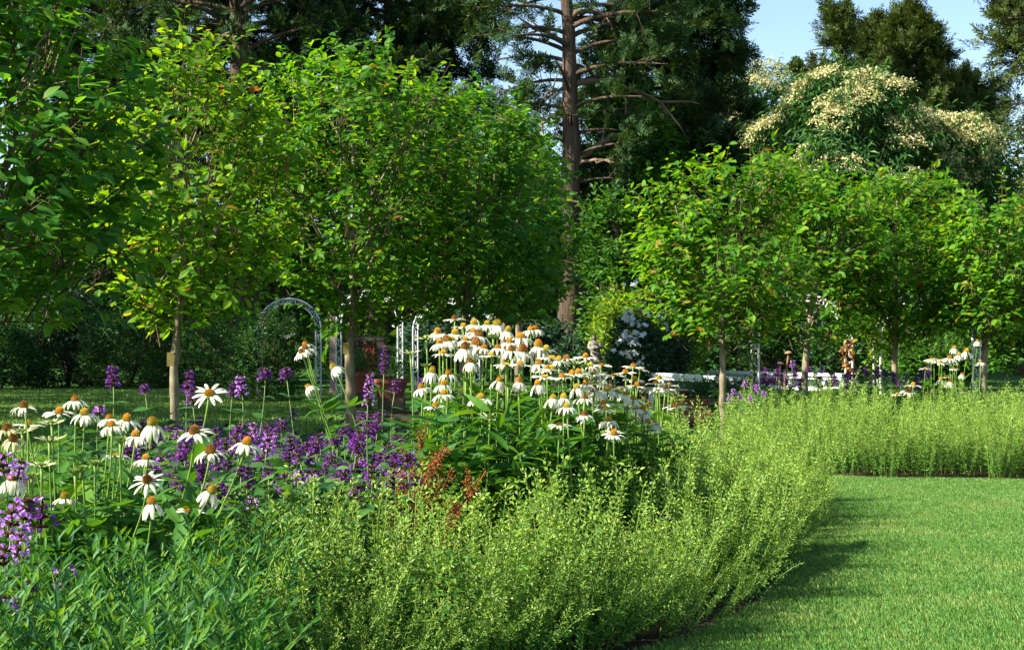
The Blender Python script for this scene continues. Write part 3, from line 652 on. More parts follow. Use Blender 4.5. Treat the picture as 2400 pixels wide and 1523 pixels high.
# trees just outside the left edge, throwing shade over the far lawn and hedge
for k, (x, y, s, hh) in enumerate([(-7.8, 14.2, 1.5, .72), (-9.6, 18.2, 2.0, 1.0), (-11.4, 22.6, 2.3, 1.1), (-13.0, 26.6, 2.4, 1.15)]):
    root = thing('leafy_tree', (x, y, 0), ['smallest tree standing left of the lawn beyond the frame', 'second tree standing left of the lawn beyond the frame', 'third tree standing left of the lawn beyond the frame', 'largest tree standing left of the hedge beyond the frame'][k], 'tree', 'trees outside the frame')
    z = A(1.0, 2.2, 4.2, 6.5, 8.0)*hh; prof = (z, np.full(5, x), A(.6, .9, 1, .7, .2)*s)
    branches_tree(root, prof, y, (x, y, 0), 1.3, .2, 6, 500+k, M['bark_c'])
    pts, out = crown_points(prof, y, 900, 510+k, lump=.3, gap=-.3, freq=.8); g = Geo(); twig_leaves(g, pts, out, np.random.default_rng(k), .5, .26, 7, T_LITE, tube_every=6)
    g.build('crown', [M['wood_far'], M['twig']], root)
# ================================================================== coneflowers
def make_cone_mesh(kind, pal=''):
    g = Geo(); r = np.random.default_rng(len(kind)); R = .0205; H = {'dome': .030, 'flat': .012, 'tall': .036, 'young': .012}[kind]
    prof = [(t, math.sqrt(max(0, 1 - t**2.2))) for t in np.linspace(0, 1, 7)]
    v = []; fs = []; n = 16
    v.append((0, 0, -.007))
    rings = [(-.004, R*.72)] + [(H*t*.92, R*.93*w) for t, w in prof[:-1]]
    for zz, rr in rings:
        for j in range(n): a = j/n*6.2832; v.append((rr*math.cos(a), rr*math.sin(a), zz))
    v.append((0, 0, H*.93))
    for j in range(n): fs.append((0, 1+(j+1) % n, 1+j))
    for i in range(len(rings)-1):
        for j in range(n): a = 1+i*n; fs.append((a+j, a+(j+1) % n, a+n+(j+1) % n, a+n+j))
    a = 1+(len(rings)-1)*n
    for j in range(n): fs.append((a+j, a+(j+1) % n, len(v)-1))
    g.faces(v, fs, 1)
    m = 190; k = np.arange(m) + .5; u = k/m; th = k*2.39996               # bristles in a spiral
    zz = 1-u*1.02; rr = np.sqrt(np.clip(1-np.abs(zz)**2.2, 0, 1)); base = np.stack([R*.9*rr*np.cos(th), R*.9*rr*np.sin(th), H*.92*zz], 1)
    nrm = nz(np.stack([rr*np.cos(th), rr*np.sin(th), zz*1.0 + .25], 1))
    spike = T_of([(0, -.0017, 0), (0, .0009, .0015), (0, .0009, -.0015), (.0062, 0, 0)], [(0, 1, 3), (1, 2, 3), (2, 0, 3)])
    g.tile(spike, base, nrm + A(0, 0, .35), A(0, 1, .3), r.uniform(.8, 1.25, m), 0)
    return g.mesh('cone', [M['bud'], M['bud']] if kind == 'young' else list(CONE_M[pal]))

def make_petals(n, L, w, a0, a1, seed, mat, jit=.12, curl=0, z0=-.001):
    """ring of ray petals: slope a0 at the base to a1 at the tip (radians, down negative)"""
    g = Geo(); r = np.random.default_rng(seed)
    for k in range(n):
        if r.random() < .07: continue
        th = k/n*6.2832 + r.normal()*.12; l = L*r.uniform(.86, 1.1); ww = w*r.uniform(.8, 1.15); j0 = r.normal()*jit; tw = r.normal()*.35
        pos = A(.017, 0, z0); pts = []; seg = 6
        for s in range(seg+1):
            t = s/seg; sl = a0 + (a1-a0)*t + j0*t + (curl*max(0, t-.6) if curl else 0)
            wd = ww*[.42, .85, 1.0, 1.02, .95, .74, .34][s]
            up = A(-math.sin(sl), 0, math.cos(sl)); sd = A(0, 1, 0)*math.cos(tw*t) + up*math.sin(tw*t)
            pts.append((pos.copy(), sd*wd/2, up*wd*.10)); pos = pos + A(math.cos(sl), 0, math.sin(sl))*l/seg
        v = []; fs = []
        for p, sd, up in pts: v += [p - sd - up, p + up*.6, p + sd - up]
        for s in range(seg): a = s*3; fs += [(a, a+3, a+4, a+1), (a+1, a+4, a+5, a+2)]
        v = np.array(v); c, s_ = math.cos(th), math.sin(th)
        v = np.stack([v[:, 0]*c - v[:, 1]*s_, v[:, 0]*s_ + v[:, 1]*c, v[:, 2]], 1)
        g.faces(v, fs)
    return g.mesh('petal_ring', mat, True)

CONES = {k + p: make_cone_mesh(k, p) for k in ('dome', 'flat', 'tall') for p in CONE_M}
CONES['young'] = make_cone_mesh('young')
R_ = math.radians
RINGS = {
 'd': [make_petals(14, .056, .0145, R_(-8), R_(-66 - 5*s), s, M['petal'], .2) for s in (1, 2, 3, 4, 5, 6)],
 's': [make_petals(14, .054, .0140, R_(12), R_(-18 - 6*(s-4)), s, M['petal'], .2) for s in (5, 6, 7, 8, 9)],
 'D': [make_petals(15, .058, .0145, R_(-40), R_(-92), s, M['petal'], .08) for s in (8, 9, 10)],
 'w': [make_petals(15, .052, .0095, R_(-10), R_(-95), s, M['petal_old'], .4) for s in (11, 12)],
 'r': [make_petals(13, .052, .0115, R_(5), R_(-70), s, M['petal'], .4) for s in (16, 17)],
 'y': [make_petals(16, .036, .0062, R_(30), R_(5), s, M['petal_young'], .2) for s in (13, 14)],
 'b': [make_petals(18, .017, .0050, R_(55), R_(40), 15, M['bud'], .15)],
}
def make_leaf_mesh(T, mat, nm='leaf'):
    g = Geo(); g.tile(T, [A(0, 0, 0)], A(1, 0, 0), A(0, 0, 1), 1.0); return g.mesh(nm, mat, True)
CLEAF = [make_leaf_mesh(T_leaf(w, d, f, (.12, .3, .55, .8), (.55, .95, .9, .45)), M['cone_leaf']) for w, d, f in ((.17, .35, .05), (.20, .15, .07), (.145, .5, .04), (.19, -.1, .06))]

def link(o, parent):
    o.parent = parent; C.link(o); return o

def put_leaf(root, me, pos, d, up, size, name='leaf'):
    X = Vector(nz(d)); Z0 = Vector(nz(up)); Y = Z0.cross(X).normalized(); Z = X.cross(Y)
    from mathutils import Matrix
    o = bpy.data.objects.new(name, me); R3 = Matrix((X, Y, Z)).transposed()
    o.rotation_mode = 'QUATERNION'; o.rotation_quaternion = R3.to_quaternion(); o.scale = (size,)*3
    o.location = Vector(pos) - root.location
    return link(o, root)

G_CF = 'white coneflowers'
cf_n = [0]
def coneflower(px, py, wpx, kind, tx, ty, D, label, base=None, leaves=6, group=G_CF, bD=None):
    r = np.random.default_rng(1000 + cf_n[0]); cf_n[0] += 1; i = cf_n[0]
    head = P(px, py, D); sc = float(np.clip(wpx/F*D/.049, .62, 1.1)) if kind not in 'yb' else float(r.uniform(.8, 1.05))
    ax = nz(A(tx + r.normal()*.05, ty + r.normal()*.05, 1))
    if base is None: bx, by = head[0] + r.normal()*.06, D + r.normal()*.10
    else: by = (bD or D) + r.normal()*.04; bx = XW(base, D) + r.normal()*.02
    b = A(bx, by, 0); root = thing('coneflower', b, label, 'flower', group)
    H = np.linalg.norm(head-b)
    st = head - ax*.004*sc
    q = bez(b, b + (st-b)*.35 + A(0, 0, .06*H) + r.normal(size=3)*.012, st - nz(ax + nz(st-b)*.9)*.3*H, st, 14)
    g = Geo(); g.tube(q, np.concatenate([np.linspace(.0040, .0026, 12), [.0034, .0055*sc]]), 6); g.build('stem', M['cone_stem'], root, True)
    ck = 'young' if kind in 'yb' else 'flat' if (kind == 's' and i % 3 == 0) else ('tall' if kind == 'D' and i % 3 == 0 else 'dome')
    if ck != 'young':
        ck += '_brown' if ('brown' in label or 'dark' in label or kind in 'wr') else '_mossy' if ('mossy' in label or 'yellow' in label or ('orange' not in label and i % 4 == 1)) else ''
    c = bpy.data.objects.new('cone', CONES[ck]); c.location = Vector(head) - root.location
    c.rotation_mode = 'QUATERNION'
    qz = Vector((0, 0, 1)).rotation_difference(Vector(ax)); from mathutils import Quaternion
    c.rotation_quaternion = qz @ Quaternion((0, 0, 1), r.uniform(0, 6.28)); c.scale = (sc, sc, sc*r.uniform(.9, 1.1)) if kind not in 'yb' else (sc*.72, sc*.72, sc*.8)
    link(c, root)
    ring = RINGS[kind][i % len(RINGS[kind])]
    p = bpy.data.objects.new('petal_ring', ring)
    if kind in 'yb': p.scale = (1/.72, 1/.72, 1/.8)
    p.scale = tuple(q*1.2 for q in p.scale) if kind not in 'yb' else p.scale
    link(p, c)
    for k in range(leaves):
        t = r.uniform(.18, .80) if k else r.uniform(.68, .84); j = int(t*13); th = k*2.4 + r.normal()*.5 + i
        d = A(math.cos(th), math.sin(th), r.uniform(-.05, .75)); s = (.20 - .11*t)*r.uniform(.8, 1.25)
        put_leaf(root, CLEAF[r.integers(4)], q[j], d, A(-.25*math.cos(th), -.25*math.sin(th), 1) + r.normal(size=3)*.25, s)
    return root

# ---- the leaning clump at lower left (zoom of photo: origin 0,880, scale 3.6266)
LEFT = [
 (205, 268, 85, 'r', -.05, -.12, None, 'coneflower with thin ragged drooping petals, alone at upper left of leaning clump'),
 (65, 458, 95, 'w', -.1, -.2, None, 'coneflower with browning petals at the left edge, above its withered neighbour'),
 (112, 548, 60, 'w', .1, -.3, 20, 'withered coneflower with straggly cream petals at the left edge'),
 (190, 478, 60, 'y', 0, -.1, None, 'pale greenish coneflower tucked right of the browning one at the left edge'),
 (240, 420, 65, 's', .05, .05, None, 'coneflower mostly hidden behind the ragged cream flower at left'),
 (440, 408, 60, 'y', 0, -.08, 125, 'young coneflower with narrow upturned cream petals on a straight upright stem'),
 (505, 318, 85, 's', 0, -.06, 115, 'shaded coneflower with flat spreading petals behind the young upright one'),
 (640, 212, 75, 'd', 0, -.05, 160, 'highest shaded coneflower in front of the left lawn, orange cone'),
 (718, 330, 90, 'd', .02, -.12, 140, 'bright coneflower with drooping petals just below the highest shaded one'),
 (930, 368, 75, 'd', -.1, 0, 200, 'coneflower half hidden behind the overlapping pair at centre of leaning clump'),
 (950, 430, 65, 'd', -.05, -.1, 195, 'coneflower peeping out under the petals of a larger one'),
 (1078, 380, 82, 'd', .08, -.16, 180, 'broad coneflower whose petals cover the flower at its left'),
 (1298, 420, 105, 'D', .03, -.08, 265, 'tall domed coneflower with a neat white skirt in middle of leaning clump'),
 (1025, 556, 50, 'b', .1, 0, 250, 'half open coneflower bud with pale tips beneath the broad flower'),
 (1155, 515, 88, 'd', .05, .05, 230, 'dim coneflower in shade behind the tall domed one'),
 (1655, 484, 108, 'r', -.05, -.22, 262, 'large coneflower with curled brown tipped petals below the highest sunlit one'),
 (1790, 652, 105, 'r', .02, -.25, 240, 'large dark centred coneflower with ragged petals on a long leaning stem'),
 (1780, 150, 95, 's', .02, -.75, 292, 'highest sunlit coneflower of leaning clump, facing the viewer'),
 (2098, 578, 98, 'd', .12, -.2, 300, 'rightmost coneflower of leaning clump on a long leaning stem above purple blooms'),
 (1255, 892, 98, 'r', .0, -.85, 132, 'tattered coneflower facing the viewer low in the leaning clump'),
 (1792, 992, 80, 'D', .35, -.1, 225, 'coneflower with swept back petals tilted right over the purple blooms'),
 (1290, 1088, 60, 'D', -.15, -.1, 260, 'small coneflower below the tattered one facing the viewer'),
 (108, 882, 112, 'D', 0, -.08, None, 'coneflower with a big dome and hanging cream petals at left edge above lilac spikes'),
 (355, 768, 60, 'y', 0, -.1, 85, 'young coneflower with spidery cream petals on a bent stem at left'),
 (705, 792, 50, 'b', 0, -.05, 175, 'spiky opening coneflower bud in the middle of the leaning clump'),
 (640, 822, 40, 'b', 0, 0, 165, 'small round green coneflower bud left of the spiky one'),
 (808, 748, 42, 'b', 0, 0, 200, 'round green coneflower bud standing right of the spiky one'),
 (268, 852, 40, 'b', 0, 0, 80, 'tight green coneflower bud near the left edge'),
 (550, 1040, 60, 'd', -.05, -.1, 150, 'coneflower hanging half behind a leaf low at left'),
 (1605, 1150, 45, 's', .1, -.15, 250, 'tiny shaded coneflower low by the purple blooms'),
 (1240, 712, 78, 'd', .1, .05, 250, 'bluish shaded coneflower behind the leaning stems'),
 (420, 548, 40, 'y', 0, 0, 120, 'small pale young coneflower against the left lawn'),
 (985, 682, 40, 's', 0, 0, 230, 'small shaded coneflower among the stems of the leaning clump'),
]
for (zx, zy, zw, kind, tx, ty, bpx, lab) in LEFT:
    D = 4.25 + (600 - zy)/600*.35 + (.35 if 'shaded' in lab or 'dim' in lab or 'behind' in lab else 0)
    coneflower(zx/3.6266, 880 + zy/3.6266, zw/3.6266, kind, tx, ty, D, lab, bpx, 11, bD=4.45 + (D-4.4)*.6)

# ---- stray stems between the clumps (photo pixels)
for (px, py, w, kind, tx, ty, bpx, D, lab) in [
 (716, 818, 19, 'd', -.25, -.05, 845, 6.6, 'front coneflower of the three leaning left above the dark shrubs'),
 (716, 809, 16, 'd', -.2, .1, 835, 6.9, 'rear coneflower peeping over the three leaning left'),
 (707, 827, 15, 'd', -.3, -.1, 850, 6.5, 'lower left coneflower of the three leaning left above the dark shrubs'),
 (783, 862, 18, 'D', -.75, .1, 900, 6.4, 'coneflower tipped over to the left in front of the forked trunk'),
 (724, 908, 15, 'D', -.7, .45, 850, 6.3, 'coneflower turned away showing its petal backs by the leaves'),
 (962, 828, 15, 'y', 0, -.05, 975, 6.3, 'lone flat young coneflower left of the tall clump'),
]:
    coneflower(px, py, w, kind, tx, ty, D, lab, bpx, 7)

# ---- the tall middle clump (zoom: origin 980,720, scale 3.6364)
TOP, MID, RGT, LOW = ('coneflower packed in the crown of the tall middle clump', 'coneflower crowded in the heart of the tall middle clump',
                      'small coneflower in the crowded right shoulder of the middle clump', 'pale coneflower deep among the stems of the middle clump')
MIDDLE = [
 (310, 105, 60, 's', 0, -.05, 'topmost coneflower of the tall clump, standing alone against the dark shrubs'),
 (385, 170, 45, 's', 0, 0, 'coneflower squeezed right below the topmost one'),
 (478, 150, 75, 'd', 0, -.05, 'broad coneflower with a mossy cone on the top row, right of the topmost'),
 (588, 148, 60, 'd', -.15, 0, 'coneflower with petals swept left on the top row beside the mossy giant'),
 (672, 152, 85, 'D', .03, -.05, 'giant coneflower with a mossy dome at the middle of the top row'),
 (765, 205, 55, 'D', .12, -.05, 'coneflower right below the mossy giant of the top row'),
 (1000, 188, 62, 'd', .1, -.05, 'topmost coneflower of the right half, leaning over its twin'),
 (958, 198, 40, 'd', 0, .05, 'coneflower hidden behind the topmost one of the right half'),
 (168, 225, 75, 'd', -.08, -.08, 'outermost left coneflower of the upper clump with a full orange cone'),
 (315, 228, 75, 'd', 0, -.05, TOP), (470, 212, 55, 'd', 0, 0, TOP),
 (512, 242, 88, 'd', .05, -.08, 'wide coneflower below the mossy cones, brown topped'),
 (240, 290, 80, 'd', .03, -.1, 'large coneflower overlapping a darker cone at left of the tall clump'),
 (285, 280, 45, 'd', .05, 0, TOP), (182, 312, 40, 'd', -.1, 0, 'small coneflower tucked left under the large overlapping one'),
 (405, 284, 60, 'd', 0, 0, TOP),
 (400, 350, 92, 'D', -.05, -.1, 'heavy coneflower with a brown toothed cone, left one of a pair'),
 (492, 322, 98, 'D', .04, -.1, 'heavy coneflower with a brown toothed cone, right one of a pair'),
 (780, 300, 60, 'd', 0, -.05, TOP), (872, 262, 88, 'd', 0, -.05, 'coneflower with a tall pointed orange cone, upper right of the clump'),
 (1025, 335, 85, 'D', .05, -.08, 'domed coneflower with a neat skirt below the topmost twin of the right half'),
 (1090, 360, 50, 's', .12, -.05, 'coneflower sticking out to the right before the cedar trunk'),
 (560, 350, 50, 'd', .1, 0, TOP), (795, 372, 75, 'd', 0, -.06, 'flat topped orange coneflower left of the darkest cone'),
 (893, 375, 92, 'D', 0, -.08, 'coneflower with the darkest brown cone, upper right of the tall clump'),
 (625, 417, 50, 's', 0, 0, MID), (680, 348, 40, 'd', 0, 0, MID),
 (445, 472, 65, 'D', 0, 0, 'dull coneflower in shade below the pair of brown toothed cones'),
 (215, 402, 35, 's', 0, 0, 'small flat coneflower seen edge on at the left of the tall clump'),
 (750, 492, 62, 's', -.05, -.08, MID), (870, 492, 65, 's', .03, -.08, MID), (1030, 484, 45, 'd', 0, 0, MID),
 (1140, 438, 82, 's', .02, -.08, 'large coneflower with a tall orange dome at the centre of the clump'),
 (1200, 454, 35, 'd', 0, 0, MID), (1265, 440, 60, 'r', -.03, -.05, 'coneflower with a rounded cone and bent petals left of the statue'),
 (1330, 482, 45, 'y', 0, 0, 'pale greenish young coneflower left of the statue'),
 (1427, 430, 60, 's', 0, -.05, 'upright coneflower overlapping the foot of the stone statue'),
 (1465, 506, 55, 'd', 0, 0, RGT), (1562, 496, 45, 's', .05, -.05, 'coneflower standing clear just right of the statue'),
 (1365, 564, 62, 's', 0, -.08, 'wide flat coneflower below the statue, front one of a pair'),
 (1310, 574, 45, 's', 0, 0, 'coneflower behind the wide flat one below the statue'),
 (1490, 570, 66, 's', 0, -.08, RGT), (1520, 554, 40, 'd', 0, 0, RGT),
 (1568, 607, 60, 'D', .1, -.05, 'coneflower with a dark cone and hanging petals right of the statue'),
 (1670, 582, 40, 's', 0, -.05, 'small spreading coneflower left of the pointed orange cone'),
 (1768, 560, 60, 's', 0, -.05, 'coneflower with a pointed orange cone left of the white balustrade'),
 (1832, 510, 52, 's', 0, -.03, 'highest coneflower of the right shoulder, before the white star shrub'),
 (1893, 527, 50, 's', .2, 0, 'coneflower reaching over the left end of the white balustrade'),
 (1860, 673, 52, 's', 0, -.05, RGT), (1845, 620, 35, 's', 0, 0, RGT), (1668, 686, 40, 's', 0, 0, RGT),
 (1497, 712, 76, 'd', 0, -.08, 'big brown coned coneflower in front of the right shoulder'),
 (1612, 708, 72, 'd', .05, -.08, 'big yellow coned coneflower in front of the right shoulder'),
 (1692, 730, 50, 'd', .1, 0, RGT),
 (1765, 742, 64, 'D', .03, -.1, 'bright yellow coneflower leading the front of the right shoulder'),
 (1830, 782, 64, 'D', .1, -.1, 'orange coneflower just right of the bright yellow leader'),
 (1420, 776, 45, 'd', 0, 0, MID), (1582, 874, 62, 's', 0, -.08, 'coneflower with spread petals left of the yellow pair low at right'),
 (1580, 827, 40, 's', 0, 0, RGT),
 (1625, 967, 65, 'd', -.02, -.1, 'low coneflower above the calamint with a yellow orange cone'),
 (1420, 918, 60, 'd', 0, -.1, 'low dark orange coneflower with blue shaded petals'),
 (1268, 850, 60, 'd', 0, -.1, 'low lone coneflower on a straight stem below the centre of the clump'),
 (1205, 1003, 38, 's', 0, -.02, 'flat coneflower seen edge on, low in front of the clump'),
 (1855, 866, 42, 'd', -.05, -.05, 'yellow coneflower left of the low stacked pair at right'),
 (1918, 870, 60, 'd', 0, 0, 'upper coneflower of the low stacked pair at right'),
 (1925, 908, 55, 'D', .02, -.12, 'lower coneflower of the low stacked pair at right'),
 (2020, 1000, 62, 'D', -.1, -.1, 'lowest right coneflower touching the calamint spikes'),
 (1668, 1080, 40, 's', .05, -.45, 'lowest small coneflower half sunk in the calamint'),
 (1940, 710, 40, 's', .1, 0, RGT),
 (2055, 610, 38, 's', 0, -.05, 'highest coneflower in front of the white balustrade bars'),
 (2028, 652, 50, 's', 0, 0, 'coneflower right below the highest one before the balustrade'),
 (2140, 663, 38, 's', .05, 0, 'small flat coneflower before the second balustrade opening'),
 (2110, 694, 54, 's', 0, -.05, 'coneflower with a brown cone before the balustrade foot'),
 (2165, 724, 48, 's', .25, -.05, 'coneflower tilted right above the brick wall'),
 (2040, 716, 35, 's', 0, 0, RGT),
 (2180, 850, 40, 's', -.1, -.1, 'left coneflower of the outermost pair before the brick wall'),
 (2225, 838, 44, 's', .15, -.05, 'right coneflower of the outermost pair before the brick wall'),
 (118, 553, 68, 'D', .08, -.08, 'left coneflower of the clump edge with a full hanging skirt'),
 (258, 572, 58, 'd', 0, 0, 'coneflower right of the full hanging skirt at the clump edge'),
 (220, 662, 68, 'd', 0, -.06, 'upper coneflower of the stacked pair at the left edge of the clump'),
 (220, 740, 68, 'd', -.02, -.1, 'lower coneflower of the stacked pair at the left edge of the clump'),
 (532, 775, 80, 'd', 0, -.12, 'lone bright coneflower low on the front of the tall clump'),
 (150, 847, 45, 's', -.05, -.1, 'low coneflower with uneven petals at the left foot of the clump'),
 (615, 950, 50, 'y', 0, -.25, 'young starry coneflower lowest on the front of the tall clump'),
 (1100, 538, 60, 's', 0, -.03, MID), (1135, 532, 45, 's', .1, 0, MID), (1078, 596, 55, 's', 0, -.05, MID),
 (1230, 602, 40, 's', 0, 0, MID), (1430, 657, 50, 'd', 0, 0, RGT), (1240, 775, 45, 'D', 0, .1, LOW),
 (690, 630, 45, 'D', .1, .1, LOW), (1020, 660, 40, 'D', 0, 0, LOW), (860, 640, 40, 'D', 0, .1, LOW), (1150, 780, 40, 'D', .1, .1, LOW),
 (1510, 655, 50, 'y', 0, -.1, 'young coneflower with upright cream petals in the right shoulder'),
 (1780, 868, 50, 'y', -.2, -.1, 'white half open coneflower left of the yellow one low at right'),
 (1960, 835, 45, 's', .6, .1, 'coneflower tipped sideways below the balustrade'),
 (66, 262, 50, 'y', -.3, 0, 'pale young coneflower poking out left of the upper clump'),
 (62, 500, 40, 'b', 0, 0, 'green bristly coneflower bud at the left edge of the clump'),
 (640, 252, 50, 'b', 0, 0, 'half open green coneflower bud below the mossy giant'),
 (1415, 508, 55, 'b', 0, 0, 'green coneflower bud below the statue'),
 (405, 620, 30, 'b', 0, 0, LOW), (30, 690, 45, 'd', -.2, 0, 'coneflower cut off by leaves at the far left of the tall clump'),
 (765, 665, 34, 'b', 0, 0, LOW), (1745, 690, 40, 's', 0, 0, RGT), (1350, 690, 40, 'D', 0, .1, LOW), (1960, 985, 36, 's', 0, 0, 'small flat coneflower right behind the lowest right one'),
]
for (zx, zy, zw, kind, tx, ty, lab) in MIDDLE:
    D = 5.25 + (1000 - zy)/900*.95 + max(0, zx - 1300)/900*1.1
    coneflower(980 + zx/3.6364, 720 + zy/3.6364, zw/3.6364, kind, tx, ty, D, lab, None, 11)

# ---- far right group behind the far border (zoom: origin 1700,680, scale 3.0457)
FAR = [
 (1468, 493, 32, 's', 'left coneflower of the far twin heads behind the border'), (1488, 500, 36, 's', 'right coneflower of the far twin heads behind the border'),
 (1530, 520, 38, 's', 'far coneflower tucked below the twin heads'), (1545, 497, 24, 's', 'flat far coneflower right behind the twin heads'),
 (1600, 487, 40, 'd', 'far coneflower with a brown cone right of the twin heads'), (1635, 415, 32, 'D', 'far coneflower upper left of the largest far one'),
 (1667, 464, 32, 'D', 'far coneflower directly left below the largest far one'), (1722, 440, 40, 'D', 'largest far coneflower with a round orange dome'),
 (1800, 366, 28, 'D', 'highest far coneflower beside the right hand trunk'), (1624, 528, 26, 's', 'far coneflower below the brown coned one'),
 (1632, 564, 22, 's', 'small far coneflower second below the brown coned one'), (1690, 604, 26, 'D', 'far coneflower alone below the largest far one'),
 (1822, 516, 26, 'd', 'far coneflower in front of the right hand trunk'), (1537, 637, 30, 'D', 'low far coneflower left of a bright orange one'),
 (1605, 654, 42, 'D', 'low far coneflower with a bright orange dome'), (1427, 560, 28, 's', 'leftmost far coneflower with flat spreading petals'),
 (1340, 680, 38, 's', 'far coneflower beside the purple blooms at the border edge'), (1305, 722, 44, 'r', 'far coneflower with dark cone facing the viewer low by the calamint'),
 (1690, 733, 26, 's', 'far coneflower barely above the calamint spikes'), (1575, 622, 24, 's', 'flat white far coneflower above the low bright orange one'),
 (1225, 745, 26, 's', 'far coneflower half sunk left in the calamint'),
]
for k, (zx, zy, zw, kind, lab) in enumerate(FAR):
    coneflower(1700 + zx/3.0457, 680 + zy/3.0457, zw/3.0457, kind, 0.05*((k % 3)-1), -.45 if 'facing' in lab else -.06, 12.6 + (k % 5)*.18, lab, None, 4)

# ================================================================== purple catmint
def make_head(seed, whorls, R, step, mats=(0, 1)):
    """flower spike: tubular flowers; calyxes separately"""
    r = np.random.default_rng(seed); gv = Geo(); gc = Geo()
    tub = []
    a = np.arange(5)/5*6.2832
    v = [(0, .0022*math.cos(t), .0022*math.sin(t)) for t in a] + [(.012, .0034*math.cos(t), .0034*math.sin(t)) for t in a] + [(.019, .0085*math.cos(t), .0085*math.sin(t)*(1.35 if math.sin(t) < 0 else .7)) for t in a]
    fs = [(i*5+j, i*5+(j+1) % 5, (i+1)*5+(j+1) % 5, (i+1)*5+j) for i in range(2) for j in range(5)]
    TT = T_of(v, fs)
    cal = T_of([(0, -.0035, 0), (0, .0035, 0), (0, 0, .0045), (.013, 0, .002), (.012, .004, -.001), (.012, -.004, -.001)], [(0, 1, 4, 5), (0, 5, 3, 2), (1, 2, 3, 4)])
    for w in range(whorls):
        z = w*step; rr = R*(1 - .45*w/max(1, whorls-1)); n = int(10*(1 - .3*w/whorls))
        th = np.arange(n)/n*6.2832 + r.random()*6; d = nz(np.stack([np.cos(th), np.sin(th), r.uniform(-.15, .6, n)], 1))
        pos = d*A(1, 1, .6)*rr*r.uniform(.25, .65, (n, 1)) + A(0, 0, z) + r.normal(size=(n, 3))*.002
        keep = r.random(n) < .82
        gv.tile(TT, (pos + d*rr*.22)[keep], d[keep], A(0, 0, 1), .80*r.uniform(.7, 1.15, keep.sum()))
        m = n*5; th = r.random(m)*6.2832; d = nz(np.stack([np.cos(th), np.sin(th), r.uniform(0, 1.2, m)], 1))
        gc.tile(cal, d*A(1, 1, .5)*rr*.2 + A(0, 0, z), d, A(0, 0, 1), .85*r.uniform(.8, 1.3, m))
    for gg in (gv, gc): gg.tube([A(0, 0, 0), A(0, 0, whorls*step)], [.004, .002], 5)
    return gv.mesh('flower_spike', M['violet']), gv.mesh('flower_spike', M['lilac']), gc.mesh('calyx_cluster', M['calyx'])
HEADS = [make_head(1, 4, .032, .020), make_head(2, 3, .036, .018), make_head(3, 5, .030, .022), make_head(4, 8, .030, .024), make_head(5, 3, .046, .020), make_head(6, 3, .040, .026)]
KLEAF = [make_leaf_mesh(T_leaf(w, d, .08, (.12, .35, .62, .85), (.8, 1, .8, .4)), M['cat_leaf']) for w, d in ((.34, .25), (.30, .4), (.36, .1))]
km_n = [0]
def catmint(head, base, label, h=0, lit=False, size=1.0, leaves=4, group='purple catmint spikes', tilt=(0, 0)):
    r = np.random.default_rng(3000 + km_n[0]); km_n[0] += 1
    root = thing('catmint', base, label, 'flower', group); head = np.asarray(head, float); base = np.asarray(base, float)
    ax = nz(A(tilt[0] + r.normal()*.15, tilt[1] + r.normal()*.15, 1)); H = np.linalg.norm(head-base)
    q = bez(base, base + (head-base)*.35 + A(0, 0, .05*H), head - ax*.25*H, head, 9); g = Geo(); g.tube(q, np.linspace(.0035, .0022, 9), 5); g.build('stem', M['cat_stem'], root, True)
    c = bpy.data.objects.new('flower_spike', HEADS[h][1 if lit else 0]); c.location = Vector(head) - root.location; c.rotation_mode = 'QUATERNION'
    from mathutils import Quaternion
    c.rotation_quaternion = Vector((0, 0, 1)).rotation_difference(Vector(ax)) @ Quaternion((0, 0, 1), r.uniform(0, 6.28)); c.scale = (size,)*3; link(c, root)
    link(bpy.data.objects.new('calyx_cluster', HEADS[h][2]), c)
    for k in range(leaves):
        t = .93 - .17*(k//2) + r.normal()*.02; th = (k % 2)*math.pi + (k//2)*1.57 + r.normal()*.3
        put_leaf(root, KLEAF[r.integers(3)], q[max(1, min(8, int(t*8)))], A(math.cos(th), math.sin(th), r.uniform(-.2, .5)), A(0, -.15, 1) + r.normal(size=3)*.25, r.uniform(.045, .085)*(.8 + .12*(k//2)))
    return root

